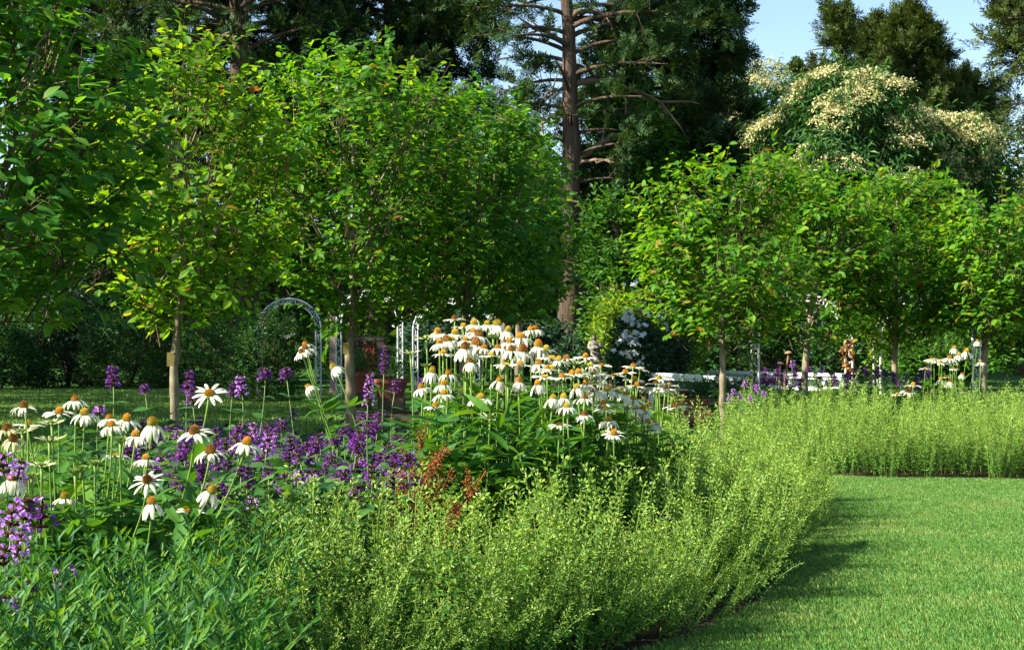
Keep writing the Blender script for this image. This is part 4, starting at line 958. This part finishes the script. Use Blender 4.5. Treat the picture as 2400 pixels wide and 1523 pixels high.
for (px, py, D, bpx, h, lit, size, lab) in [
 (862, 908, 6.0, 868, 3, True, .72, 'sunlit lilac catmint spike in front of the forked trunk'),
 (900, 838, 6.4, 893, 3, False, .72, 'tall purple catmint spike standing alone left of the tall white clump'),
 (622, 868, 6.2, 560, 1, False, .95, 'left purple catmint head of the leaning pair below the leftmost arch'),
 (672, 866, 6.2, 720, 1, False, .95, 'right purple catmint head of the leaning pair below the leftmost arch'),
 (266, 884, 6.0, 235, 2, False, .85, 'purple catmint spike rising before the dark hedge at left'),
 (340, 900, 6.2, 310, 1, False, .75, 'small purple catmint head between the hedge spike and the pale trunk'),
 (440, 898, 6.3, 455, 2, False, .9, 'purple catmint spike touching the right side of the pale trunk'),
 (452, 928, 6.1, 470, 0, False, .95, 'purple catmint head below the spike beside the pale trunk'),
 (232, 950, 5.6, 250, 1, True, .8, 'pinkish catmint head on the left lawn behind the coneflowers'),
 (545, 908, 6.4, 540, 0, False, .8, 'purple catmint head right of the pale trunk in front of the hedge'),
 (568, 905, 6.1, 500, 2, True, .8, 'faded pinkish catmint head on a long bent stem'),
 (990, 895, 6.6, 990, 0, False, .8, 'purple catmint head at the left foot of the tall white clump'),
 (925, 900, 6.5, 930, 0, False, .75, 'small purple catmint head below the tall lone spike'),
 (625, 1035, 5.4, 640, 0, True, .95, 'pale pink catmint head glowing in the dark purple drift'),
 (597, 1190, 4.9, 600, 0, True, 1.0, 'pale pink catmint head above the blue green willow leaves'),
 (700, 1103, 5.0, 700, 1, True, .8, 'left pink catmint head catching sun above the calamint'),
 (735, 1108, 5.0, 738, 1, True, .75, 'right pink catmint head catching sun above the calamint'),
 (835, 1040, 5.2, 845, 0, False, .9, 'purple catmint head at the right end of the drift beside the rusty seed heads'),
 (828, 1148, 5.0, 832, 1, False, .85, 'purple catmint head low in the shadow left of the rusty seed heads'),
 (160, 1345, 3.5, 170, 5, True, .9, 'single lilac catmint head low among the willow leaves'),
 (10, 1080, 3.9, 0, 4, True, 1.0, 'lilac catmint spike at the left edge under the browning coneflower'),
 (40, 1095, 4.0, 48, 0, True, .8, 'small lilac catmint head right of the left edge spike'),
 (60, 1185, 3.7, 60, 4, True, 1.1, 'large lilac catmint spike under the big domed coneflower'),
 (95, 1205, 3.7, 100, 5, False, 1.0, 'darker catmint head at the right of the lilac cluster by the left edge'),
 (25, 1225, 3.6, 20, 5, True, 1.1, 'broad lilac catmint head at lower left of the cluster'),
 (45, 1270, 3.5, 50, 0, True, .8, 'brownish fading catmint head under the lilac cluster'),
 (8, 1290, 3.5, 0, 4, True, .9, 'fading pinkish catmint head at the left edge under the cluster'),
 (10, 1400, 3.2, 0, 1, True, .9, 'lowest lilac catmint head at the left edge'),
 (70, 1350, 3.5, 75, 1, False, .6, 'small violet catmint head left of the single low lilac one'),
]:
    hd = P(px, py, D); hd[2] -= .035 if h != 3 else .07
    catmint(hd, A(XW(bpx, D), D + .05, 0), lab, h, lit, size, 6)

r = np.random.default_rng(77); k = 0
while k < 250:
    D = r.uniform(4.85, 8.6); px = r.uniform(230, 985); z = r.uniform(.44, .60) + .10*noise.noise(Vector((px*.01, D, 0)))
    if D > 7.4: z *= .92
    py = 800 + (1 - z)*F/D
    if py < 930 or py > 1225: continue
    if py > 1010 + (px - 330)*.75 + 60 and px < 640: continue
    if px > 640 and py > 1130 + (px - 640)*.05: continue
    if px > 880 and py < 925: continue
    if px < 330 and not (1020 < py < 1130): continue
    lab = ('purple catmint head in the dense dark drift left of the rusty seed heads' if px > 640 else 'purple catmint head in the dense dark drift right of the leaning coneflowers') if py > 1010 \
        else 'purple catmint head along the back of the purple drift before the trunks'
    x = XW(px, D)
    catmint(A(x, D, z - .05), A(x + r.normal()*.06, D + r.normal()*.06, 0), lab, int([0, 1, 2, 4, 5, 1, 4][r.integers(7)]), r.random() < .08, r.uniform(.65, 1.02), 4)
    k += 1
k = 0
while k < 56:
    D = r.uniform(13.2, 15.5); px = r.uniform(1760, 2180); z = r.uniform(.50, .64)
    if r.random() < .12: z += .12
    x = XW(px, D)
    catmint(A(x, D, z), A(x, D, 0), 'far purple catmint head behind the far calamint border', int(r.integers(3)), r.random() < .12, r.uniform(.85, 1.25), 4, 'far purple catmint spikes')
    k += 1
for px, py, D in [(1720, 925, 11.5), (1735, 935, 11.5), (1745, 905, 11.6), (1760, 940, 11.4), (1708, 940, 11.3), (1775, 915, 11.7), (1790, 930, 11.6)]:
    hd = P(px, py, D); catmint(hd, A(hd[0], D, 0), 'pinkish catmint head right of the bare pale trunk by the balustrade', 0, True, .7, 4, 'far purple catmint spikes')

# leafy mass under the purple flowers: no one could count it
def leaf_mass(name, lab, cat, n, place, mat, T, size, seed, rise=0):
    r = np.random.default_rng(seed); g = Geo(); pts = []
    while len(pts) < n:
        p = place(r)
        if p is not None: pts.append(p)
    pts = np.array(pts); th = r.uniform(0, 6.283, n)
    d = nz(np.stack([np.cos(th), np.sin(th), r.uniform(-.35 + .3*rise, .5 + rise, n)], 1)); g.tile(T, pts, d, A(0, 0, 1) + r.normal(size=(n, 3))*.4, size*r.uniform(.6, 1.25, n))
    return tag(g.build(name, [M[mat]]), lab, cat, kind='stuff')
def pl_cat(r):
    D = r.uniform(4.7, 9.0); px = r.uniform(120, 1050)
    if px > 900 and D < 5.6: return None
    return (XW(px, D), D, r.uniform(.08, .5)*(1 + .15*math.sin(px*.05)))
leaf_mass('catmint_foliage', 'soft green leaves of the purple drift between the coneflower clumps', 'foliage', 7500, pl_cat, 'cat_leaf', T_OVATE, .065, 21)
leaf_mass('catmint_foliage', 'soft leaves under the far purple blooms behind the far border', 'foliage', 3000, lambda r: (XW(r.uniform(1700, 2230), 14.3), r.uniform(12.9, 16), r.uniform(.05, .48)), 'cat_leaf', T_OVATE, .09, 22)
def pl_cone(r):
    if r.random() < .38:
        D = r.uniform(4.15, 5.0); return (XW(r.normal(250, 105), D), D, min(.52, abs(r.normal(.14, .19))))
    D = r.uniform(5.2, 7.0); px = r.uniform(985, 1280 + (D-5.2)*190); return (XW(px, D), D, r.uniform(.03, .76 - .26*max(0, px-1150)/400)*(1 - .06*(D-5.2)))
leaf_mass('coneflower_foliage', 'broad pointed leaves filling the feet of the coneflower clumps', 'foliage', 4000, pl_cone, 'cone_leaf', T_leaf(.125, .35, .05, (.12, .3, .55, .8), (.55, .95, .9, .45)), .11, 23, .9)

# ================================================================== calamint border and willow-leaved plants
def T_cal_stem(seed):
    """one stem, height 1: opposite small leaves below, airy whorls of pale buds and tiny flowers above"""
    r = np.random.default_rng(seed); g = Geo(); q = bez(A(0, 0, 0), A(.02, 0, .35), A(.05*r.normal(), .05*r.normal(), .7), A(.08*r.normal(), .08*r.normal(), 1), 20)
    g.tube(q[::3], np.linspace(.0055, .0022, len(q[::3])), 3, 2, False)
    for k in range(24):
        t = .14 + .84*k/23; p = np.array([np.interp(t, np.linspace(0, 1, 20), q[:, j]) for j in range(3)])
        if t < .62:
            for s in (0, 1):
                th = k*1.57 + s*math.pi + r.normal()*.3; L = .066*(1 - .45*t)*r.uniform(.7, 1.25)
                d = A(math.cos(th), math.sin(th), r.uniform(-.1, .6)); g.tile(T_LITE, [p], d, A(0, 0, 1) + r.normal(size=3)*.4, L*1.15, 0)
                if r.random() < .5: g.tile(T_LITE, [p + d*L*.4], d + r.normal(size=3)*.6, A(0, 0, 1), L*.6, 0)
        if t > .42:
            for s in range(4):
                th = r.uniform(0, 6.283); ex = .050*(1.1 - t)*r.uniform(.4, 1.5) + .006; e = p + A(math.cos(th)*ex, math.sin(th)*ex, ex*.55)
                g.tile(T_LITE, [e], A(math.cos(th), math.sin(th), .8) + r.normal(size=3)*.3, r.normal(size=3), .025*r.uniform(.8, 1.4), 1)
                if s < 2: g.tile(T_LITE, [p], e - p, r.normal(size=3), A(np.linalg.norm(e-p)*1.1, .012, .012)[None], 2)
                if r.random() < .13: g.tile(T_LITE, [e], A(math.cos(th), math.sin(th), .2), A(0, 0, 1), .020, 3)
    return template(g)
CAL = [T_cal_stem(s) for s in range(7)]

def calamint(name_lab, plants, seed, stems, hmin, hmax, name='calamint'):
    r = np.random.default_rng(seed); g = Geo(); acc = [[] for _ in CAL]
    for (x, y, hs, ox, oy) in plants:
        H = r.uniform(hmin, hmax)*hs
        for k in range(stems):
            a = r.uniform(0, 6.283); f = math.sqrt(r.random()); b = A(x + .09*f*math.cos(a), y + .09*f*math.sin(a), 0)
            ln = .50*f*r.uniform(.4, 1.3); d = A(math.cos(a)*ln + ox + r.normal()*.08, math.sin(a)*ln + oy + r.normal()*.08, 1)
            tall = r.random() < .24
            if tall: d = A(d[0]*.45, d[1]*.45, 1)
            acc[r.integers(len(CAL))].append(np.concatenate([b, nz(d), rdir(1, r)[0], [H*(r.uniform(1.08, 1.42) if tall else r.uniform(.58, .95))*(1 - .14*f)]]))
    for k, T in enumerate(CAL):
        S = np.array(acc[k]); g.tile(T, S[:, :3], S[:, 6:9], S[:, 3:6], S[:, 9], keep='Z')
    return tag(g.build(name, [M['cal_leaf'], M['cal_bud'], M['cal_stem'], M['cal_flower']]), name_lab, 'ground cover', kind='stuff')

def edge_dist(x, y, poly):
    best = 1e9; bn = (0, 0)
    for i in range(len(poly)-1):
        (x0, y0), (x1, y1) = poly[i], poly[i+1]; dx, dy = x1-x0, y1-y0; t = max(0, min(1, ((x-x0)*dx + (y-y0)*dy)/(dx*dx+dy*dy)))
        qx, qy = x0+t*dx, y0+t*dy; d = math.hypot(x-qx, y-qy)
        if d < best: best = d; bn = ((qx-x)/(d+1e-6), (qy-y)/(d+1e-6))
    return best, bn

r = np.random.default_rng(31); plants = []; tries = 0
def near_ok(x, y):
    px = CX + x/y*F
    if not inpoly(x, y, near_bed): return False
    if px < 560 + (y-4.2)*55 - 30*math.sin(y*3): return False
    # leave room for the coneflower clump and the purple drift
    if y > 5.05 and px < 985: return False
    if 5.25 < y < 6.9 and px < 1230 + (y-5.25)*150: return False
    if y > 6.9 and px < 1330: return False
    if y > 9.1 and px < 1745: return False
    return True
near_edge = near_bed[:9]
while len(plants) < 330 and tries < 60000:
    tries += 1; x = r.uniform(-1.6, 1.8); y = r.uniform(3.4, 11.0)
    if not near_ok(x, y): continue
    if any((x-p[0])**2 + (y-p[1])**2 < .165**2 for p in plants): continue
    d, n = edge_dist(x, y, near_edge)
    if d < .08: continue
    lean = max(0, .6 - d)*1.0
    plants.append((x, y, .86 + .14*min(1, d/.45) + .22*noise.noise(Vector((x*2.2, y*2.2, 4))), n[0]*lean, n[1]*lean))
calamint('near drift of pale lime calamint spilling over the lawn edge', plants, 41, 30, .37, .50)
plants = []; tries = 0; far_edge = [far_bed[-1]] + far_bed[:5]
while len(plants) < 430 and tries < 60000:
    tries += 1; x = r.uniform(.6, 6.0); y = r.uniform(9.9, 14.0)
    if not inpoly(x, y, far_bed) or CX + x/y*F > 2560 or (CX + x/y*F < 1740 and y > 9.6): continue
    if any((x-p[0])**2 + (y-p[1])**2 < .19**2 for p in plants): continue
    d, n = edge_dist(x, y, far_edge)
    if d < .12: continue
    lean = max(0, .6 - d)*.7
    plants.append((x, y, .9 + .1*min(1, d/.5) + .2*noise.noise(Vector((x*1.6, y*1.6, 9))), n[0]*lean, n[1]*lean))
calamint('far border of pale lime calamint along the back of the lawn', plants, 42, 20, .38, .52)

def T_willow_stem(seed):
    r = np.random.default_rng(seed); g = Geo(); q = bez(A(0, 0, 0), A(.03, 0, .3), A(.06*r.normal(), .06*r.normal(), .7), A(.14*r.normal(), .14*r.normal(), 1), 24)
    g.tube(q[::3], np.linspace(.006, .003, 8), 4, 1, False)
    for k in range(42):
        t = .15 + .85*k/41; p = q[min(23, int(t*23))]; th = k*2.4 + r.normal()*.3; up = .35 + 1.1*max(0, t-.55)*2
        g.tile(T_WILLOW, [p], A(math.cos(th), math.sin(th), up), A(-math.cos(th)*up, -math.sin(th)*up, 1), (.135 - .05*max(0, t-.7)/.3)*r.uniform(.75, 1.2), 0)
    return template(g)
WIL = [T_willow_stem(s) for s in range(6)]
r = np.random.default_rng(51); acc = [[] for _ in WIL]; n = 0
while n < 470:
    D = r.uniform(2.75, 4.5); px = r.uniform(-160, 660); 
    if px > 640 - (4.5 - D)*60 + 60*math.sin(D*5): continue
    if D > 3.85 and 90 < px < 400: continue
    if D > 3.6 and px < 90: continue
    d = A(r.normal()*.20 + .06, r.normal()*.2 - .05, 1)
    acc[r.integers(6)].append(np.concatenate([[XW(px, D), D, 0], nz(d), rdir(1, r)[0], [r.uniform(.28, .52)]])); n += 1
g = Geo()
for k in range(6):
    S = np.array(acc[k]); g.tile(WIL[k], S[:, :3], S[:, 6:9], S[:, 3:6], S[:, 9], keep='Z')
tag(g.build('willow_leaf_foliage', [M['ams'], M['cal_stem']]), 'blue green willow shaped leaves filling the lower left corner', 'ground cover', kind='stuff')

# ================================================================== rusty seed heads
def seedhead(base, tip, n, seed, label, spread=.06):
    r = np.random.default_rng(seed); base = np.asarray(base, float); tip = np.asarray(tip, float)
    root = thing('dried_seed_head', base, label, 'seed head', 'rust brown dried seed heads'); g = Geo(); gs = Geo(); L = np.linalg.norm(tip-base)
    q = bez(base, base + (tip-base)*.3 + A(0, 0, .05), base + (tip-base)*.7 + A(0, 0, .03), tip, 14); g.tube(q, np.linspace(.004, .0015, 14), 5)
    gs.tube(q[6:], .0019, 4)
    for k in range(16):
        i = r.integers(7, 14); d = nz(nz(tip-base) + r.normal(size=3)*.55); e = q[i] + d*spread*r.uniform(.8, 2.2); gs.tube([q[i], e], [.0018, .001], 3, 0, False)
        m = n//16 + 1; t = r.random(m)[:, None]; pos = q[i]*(1-t) + e*t + r.normal(size=(m, 3))*.007
        gs.tile(T_BEAD, pos, rdir(m, r), rdir(m, r), .0042*r.uniform(.7, 1.3, m))
    g.build('stem', M['dry_stem'], root, True); gs.build('seed_cluster', M['dry'], root)
for k, (b, t, D, lab) in enumerate([
 ((930, 1170), (1040, 1045), 5.1, 'thickest rusty seed head leaning right at the foot of the tall coneflowers'),
 ((920, 1160), (985, 1050), 5.15, 'rusty seed head standing behind the thickest one'),
 ((940, 1190), (1020, 1085), 5.05, 'rusty seed head crossing in front of the thickest one'),
 ((910, 1230), (1035, 1150), 4.95, 'rusty seed head leaning low to the right under the thick ones'),
 ((1000, 1280), (1085, 1200), 4.85, 'lowest rusty seed head sunk in the calamint'),
 ((1050, 1240), (1105, 1160), 5.0, 'small rusty seed head right of the others in the calamint'),
]):
    P0 = P(b[0], b[1], D); P0 = A(P0[0] - .12, D + .05, .0); seedhead(P0, P(t[0], t[1], D), 520 if k < 3 else 300, 700+k, lab)

# ================================================================== garden structures
def arch(cx_px, half_px, D, base_py, top_py, label, mat='white_iron', depth_tilt=0.0, ry=0.0):
    c = P(cx_px, 800, D); R = half_px/F*D; ztop = P(cx_px, top_py, D)[2]; zs = ztop - R*.95
    root = thing('garden_arch', (c[0], D, 0), label, 'arch', 'white metal garden arches')
    def path(rad, dy):
        pts = [A(-rad, dy, z) for z in np.linspace(0, zs, 8)]
        pts += [A(rad*math.cos(a), dy, zs + rad*.95*math.sin(a)) for a in np.linspace(math.pi, 0, 19)[1:-1]] + [A(rad, dy, z) for z in np.linspace(zs, 0, 8)]
        p = np.array(pts); cr, sr = math.cos(ry), math.sin(ry)
        return np.stack([p[:, 0]*cr - p[:, 1]*sr, p[:, 0]*sr + p[:, 1]*cr, p[:, 2]], 1) + A(c[0], D, 0)
    wd = .085
    for nm, rad in (('outer_bar', R), ('inner_bar', R - wd)):
        g = Geo(); g.tube(path(rad, 0), .0145, 6); g.build(nm, M[mat], root, True)
    a, b = path(R, 0), path(R - wd, 0); g = Geo()
    def at(f): 
        i = f*(len(a)-1); j = int(min(len(a)-2, i)); u = i-j
        return a[j]*(1-u)+a[j+1]*u, b[j]*(1-u)+b[j+1]*u
    ks = 40
    for k in range(ks):
        o0, i0 = at(k/ks); o1, i1 = at((k+1)/ks); m0, m1 = (o0+i0)/2, (o1+i1)/2
        if k % 4 == 0: g.tube([o0, i0], .008, 4)
        s, e = (o0, i1) if k % 2 else (i0, o1); t = np.linspace(0, 1, 7)[:, None]
        g.tube(s*(1-t) + e*t + np.sin(t*6.283)*(o0-i0)*.28, .0075, 4)
    g.build('scroll_work', M[mat], root, True)
    return root
arch(678, 74, 24, 900, 700, 'leftmost white scrolled arch, right leg rising before the dark shrubs')
arch(866, 78, 24, 900, 682, 'white scrolled arch straddling the domed hornbeam trunk')
arch(1046, 78, 24.5, 900, 700, 'white scrolled arch half hidden by the tall coneflowers')
arch(1880, 118, 17.5, 920, 690, 'cream lit arch right of the bare pale trunk')
arch(2172, 124, 17.8, 900, 685, 'cream lit arch standing behind the far coneflowers')

def vine(px, y0, y1, D, mat, label, n, seed, w=10):
    r = np.random.default_rng(seed); b = P(px, 880, D); b[2] = 0; root = thing('climbing_vine', b, label, 'vine', 'vines climbing the arches'); g = Geo()
    q = np.array([P(px + 5*math.sin(t*9), 900 - (900-y0)*t, D - .06) for t in np.linspace(0, 1, 18)]); q[0][2] = 0; g.tube(q, np.linspace(.008, .003, 18), 5); g.build('stem', M['twig'], root, True)
    py = r.uniform(y0, y1, n); pts = np.array([P(px + r.normal()*w, y, D + r.normal()*.08) for y in py]); g = Geo()
    g.tile(T_OVATE, pts, rdir(n, r), A(0, -.4, .8) + r.normal(size=(n, 3))*.4, .06*r.uniform(.7, 1.3, n)); g.build('foliage', M[mat], root)
vine(1986, 790, 880, 17.3, 'vine_rust', 'rust and orange leaved vine on the right leg of a cream arch', 90, 801, 10)
vine(2050, 780, 900, 17.6, 'shrub_b', 'light green vine wrapping the left leg of the rightmost arch', 170, 802, 13)
vine(1765, 780, 900, 17.3, 'shrub_b', 'sparse yellow vine on the left leg of the cream arch', 40, 803, 6)

def balustrade(p0, p1, zt, zb, n, label, posts=True):
    p0 = A(*p0); p1 = A(*p1); mid = (p0+p1)/2; root = thing('white_balustrade', (mid[0], mid[1], 0), label, 'balustrade', 'white balustrades')
    d = p1-p0; L = math.hypot(d[0], d[1]); rz = math.atan2(d[1], d[0])
    g = Geo(); g.box((mid[0], mid[1], zt-.025), (L+.08, .16, .05), 0, rz); g.box((mid[0], mid[1], zt-.075), (L+.02, .10, .05), 0, rz); g.build('top_rail', M['white_paint'], root)
    g = Geo(); g.box((mid[0], mid[1], zb+.03), (L+.04, .14, .06), 0, rz); g.build('base_rail', M['white_paint'], root)
    for k in range(n):
        t = k/(n-1); p = p0 + d*t; w = .085 if k in (0, n-1) else .06
        g = Geo(); g.box((p[0], p[1], (zt-.10 + zb+.062)/2), (w, .07, zt-.10-zb-.062), 0, rz); g.box((p[0], p[1], zt-.112), (w+.02, .082, .02), 0, rz)
        if k in (0, n-1): g.box((p[0], p[1], (zb-.002)/2), (w, .07, zb-.002), 0, rz)
        g.build('baluster', M['white_paint'], root)
    g = Geo(); g.box((mid[0] - math.sin(rz)*-.06, mid[1] + .06, (zt-.10+zb+.06)/2), (L-.1, .01, zt-.17-zb), 0, rz); g.build('pane', M['glass'], root)
a0 = P(1526, 872, 23.0); b0 = P(1750, 885, 19.6)
balustrade((a0[0], 23.0), (b0[0], 19.6), .50, .21, 7, 'front white balustrade with square openings behind the bare pale trunk')
a1 = P(1668, 868, 25.0); b1 = P(1975, 877, 22.6)
balustrade((a1[0], 25.0), (b1[0], 22.6), .49, .21, 9, 'long rear white balustrade running behind the purple blooms')

# brick wall, its planting and pots
a0 = XW(1560, 18.2); b0 = XW(1830, 17.2); mid = ((a0+b0)/2, 17.7); L = math.hypot(b0-a0, 1.0); rz = math.atan2(-1.0, b0-a0)
root = thing('brick_wall', (mid[0], mid[1], 0), 'low red brick wall in front of the white balustrade', 'wall')
g = Geo(); g.box((mid[0], mid[1], .105), (L, .2, .21), 0, rz); o = g.build('wall', M['brick'], root)
g = Geo(); nb = 12
for k in range(nb):
    t = (k+.5)/nb - .5; g.box((mid[0] + math.cos(rz)*L*t, mid[1] + math.sin(rz)*L*t, .245), (L/nb-.008, .235, .066), 0, rz)
g.build('coping', M['terracotta'], root)
shrub([(896, 1660, 1740), (908, 1630, 1780), (928, 1620, 1795), (950, 1625, 1790)], 18.6, 700, 451, 'low dark conifer shrub spilling behind the brick wall', 'hedge', .05, 'low shrubs by the balustrade', tw=.12)

def pot(px, py, D, R, H, label):
    p = P(px, py, D); root = thing('terracotta_pot', (p[0], D, 0), label, 'plant pot', 'terracotta pots'); z0 = p[2]
    g = Geo(); n = 20; rings = [(z0-H, R*.68), (z0-H*.2, R*.92), (z0-H*.2, R*1.04), (z0, R*1.06), (z0, R*.9), (z0-H*.25, R*.85)]
    g.faces([(p[0] + rr*math.cos(j/n*6.2832), D + rr*math.sin(j/n*6.2832), zz) for zz, rr in rings for j in range(n)],
            [(i*n+j, i*n+(j+1) % n, (i+1)*n+(j+1) % n, (i+1)*n+j) for i in range(5) for j in range(n)] + [tuple(5*n+j for j in range(n))])
    g.build('pot', M['terracotta'], root)
    if z0-H > .01:
        g = Geo(); g.box((p[0], D, (z0-H)/2), (R*1.5, R*1.5, z0-H-.004)); g.build('plinth', M['dark_wood'], root)
    r = np.random.default_rng(int(px)); g = Geo(); m = 260 if px != 1590 else 60; d = rdir(m, r); d[:, 2] = np.abs(d[:, 2]) + .2
    g.tile(T_LITE_N, np.tile(A(p[0], D, z0), (m, 1)) + d*A(R, R, R*1.1)*r.uniform(.2, 1.2, m)[:, None], d, A(0, 0, 1), .09 if px != 1590 else .05); g.build('foliage', M['hedge'], root)
pot(845, 872, 21, .20, .30, 'square shouldered terracotta pot beside the red fretwork panel')
pot(918, 888, 20, .24, .26, 'broad terracotta pot under the tall lone catmint spike')
pot(1590, 915, 18.9, .17, .16, 'shallow terracotta pot on the brick wall before the balustrade')

# red fretwork panel between dark posts
D = 24.6; root = thing('fretwork_panel', (XW(862, D), D, 0), 'red lattice fretwork panel between dark posts behind the domed hornbeam', 'trellis')
zt = P(862, 800, D)[2]; zb = P(862, 874, D)[2]
g = Geo()
def bar(x0, y0, x1, y1, w=.032):
    a, b = P(x0, y0, D), P(x1, y1, D); g.tube([a, b], w/2, 6)
for q in [(842, 812, 882, 812), (842, 838, 882, 838), (842, 853, 882, 853), (842, 866, 882, 866), (848, 803, 848, 872), (862, 803, 862, 830), (876, 812, 876, 872), (862, 838, 862, 853)]: bar(*q)
for k in range(6):
    t0, t1 = k/6, (k+1)/6
    bar(862 - 16*t0**.7, 812 + 26*t0, 862 - 16*t1**.7, 812 + 26*t1); bar(862 + 16*t0**.7, 812 + 26*t0, 862 + 16*t1**.7, 812 + 26*t1)
g.build('lattice', M['red_paint'], root, True)
for x in (834, 892):
    p = P(x, 795, D); g = Geo(); g.box((p[0], D, p[2]/2), (.12, .12, p[2])); g.build('post', M['dark_wood'], root)
g = Geo(); p = P(863, 798, D); g.box((p[0], D-.001, p[2]+.03), (.56, .14, .06)); g.build('beam', M['dark_wood'], root)
p = P(781, 735, 27); g = Geo(); g.box((p[0], 27, p[2]/2), (.12, .12, p[2])); g.box((p[0], 27, p[2]+.02), (.17, .17, .04))
tag(g.build('wooden_post', M['pale_wood'], loc=(p[0], 27, 0)), 'pale weathered wooden post behind the middle white arch', 'post')

# statue: draped standing figure on a pedestal
def statue():
    D = 23.6; c = P(1395, 800, D); root = thing('stone_statue', (c[0], D, 0), 'weathered stone statue of a draped standing figure before the lime green bushes', 'statue')
    z0 = P(1395, 872, D)[2]; H = P(1395, 784, D)[2] - z0; g = Geo(); n = 18
    rows = [(0, .17, .15), (.10, .165, .145), (.30, .15, .125), (.48, .145, .12), (.56, .12, .10), (.66, .135, .11), (.76, .15, .105), (.815, .12, .085), (.84, .055, .05), (.862, .048, .05), (.88, .062, .068), (.92, .072, .082), (.96, .066, .076), (.99, .035, .04), (1.0, .008, .01)]
    v = []; fs = []
    for t, a, b in rows:
        for j in range(n):
            th = j/n*6.2832; k = 1 + (.07*math.sin(th*6 + t*4) if t < .6 else 0)
            v.append((c[0] + a*H/1.0*k*math.cos(th) + .02*math.sin(t*5), D + b*H*k*math.sin(th), z0 + t*H))
    for i in range(len(rows)-1):
        for j in range(n): fs.append((i*n+j, i*n+(j+1) % n, (i+1)*n+(j+1) % n, (i+1)*n+j))
    fs.append(tuple(range(n))[::-1]); fs.append(tuple((len(rows)-1)*n+j for j in range(n))); g.faces(v, fs)
    for s in (-1, 1):                                             # arms folded to the chest, one raised to the shoulder
        sh = A(c[0] + s*.13*H, D - .01, z0 + .775*H); el = A(c[0] + s*.20*H, D - .05, z0 + .62*H); ha = A(c[0] + s*.03*H, D - .13*H, z0 + (.68 if s > 0 else .62)*H)
        g.tube(bez(sh, el + A(0, 0, .05*H), el, ha, 9), np.linspace(.052, .030, 9)*H, 8)
    g.tube([A(c[0] - .15*H, D - .06*H, z0 + .62*H), A(c[0] - .02*H, D - .12*H, z0 + .5*H), A(c[0] + .12*H, D - .10*H, z0 + .36*H)], A(.03, .045, .03)*H, 8)   # gathered fold of the robe
    o = g.build('figure', M['stone'], root, True)
    rm = o.modifiers.new('remesh', 'REMESH'); rm.mode = 'VOXEL'; rm.voxel_size = .014; rm.use_smooth_shade = True
    g = Geo(); g.box((c[0], D, z0/2-.02), (.34, .34, z0-.04)); g.box((c[0], D, z0-.02), (.42, .42, .04)); g.build('pedestal', M['stone'], root)
statue()

# rusty mushrooms on rods
for px, py, bend, lab in [(1848, 828, 10, 'taller bent rusty mushroom rod above the purple blooms'), (1829, 853, -3, 'shorter rusty mushroom rod left of the taller bent one')]:
    D = 15.8; t = P(px, py, D); b = A(XW(px - bend, D), D, 0); root = thing('mushroom_ornament', b, lab, 'garden ornament', 'rusty mushroom rods'); H = t[2]
    g = Geo(); q = bez(b, b + A(-.02, 0, H*.7), t - A(.015, 0, H*.22), t, 14); g.tube(q, np.linspace(.016, .010, 14), 7); g.build('rod', M['rust'], root, True)
    g = Geo(); n = 14; rows = [(-.008, .008), (-.006, .040), (.006, .044), (.020, .030), (.027, .004)]
    g.faces([(t[0] + rr*math.cos(j/n*6.2832), D + rr*math.sin(j/n*6.2832), t[2] + zz) for zz, rr in rows for j in range(n)],
            [(i*n+j, i*n+(j+1) % n, (i+1)*n+(j+1) % n, (i+1)*n+j) for i in range(4) for j in range(n)])
    g.build('cap', M['rust'], root, True)

# tags hanging on two trunks
for px, py, D, w, h, lab in [(399, 842, 11.9, .055, .115, 'olive metal tag hanging left of the pale knobbly trunk'), (811, 816, 14.85, .06, .115, 'dark metal tag hanging on the forked trunk')]:
    p = P(px, py, D); g = Geo(); g.box(p, (w, .004, h)); g.tube([p + A(0, 0, h/2), p + A(w*.55, .03, h/2 + .05)], .0015, 4)
    tag(g.build('tree_tag', M['tag_brass'], loc=p), lab, 'tag', 'tree tags')

# hostas at the right
HL = make_leaf_mesh(T_leaf(.27, .35, .09, (.1, .3, .6, .85), (.6, 1, .85, .4)), M['hosta'])
for k, (px, D, s, lab) in enumerate([(2350, 14.2, 1.0, 'large hosta behind the calamint at the right edge'), (2392, 14.6, 1.1, 'hosta cut by the right edge of the photo'), (2290, 14.4, .9, 'hosta at the foot of the right hand trunk'), (2250, 14.0, .75, 'hosta under the low bright orange far coneflower'), (2372, 13.4, .85, 'hosta lowest at right, poking through the calamint')]):
    r = np.random.default_rng(900+k); b = A(XW(px, D), D, 0); root = thing('hosta', b, lab, 'plant', 'hostas at the right')
    for q in range(26):
        th = q*2.4; el = r.uniform(.5, 1.9); d = nz(A(math.cos(th), math.sin(th), el)); L = r.uniform(.22, .36)*s
        tip = b + d*L; put_leaf(root, HL, tip, A(math.cos(th), math.sin(th), el*.45), A(-math.cos(th)*.4, -math.sin(th)*.4, 1), r.uniform(.22, .32)*s)
    g = Geo()
    for q in range(10):
        th = q*2.4; d = nz(A(math.cos(th), math.sin(th), 1.2)); g.tube([b, b + d*.28*s], [.006, .004], 4)
    g.build('stem', M['cal_stem'], root)
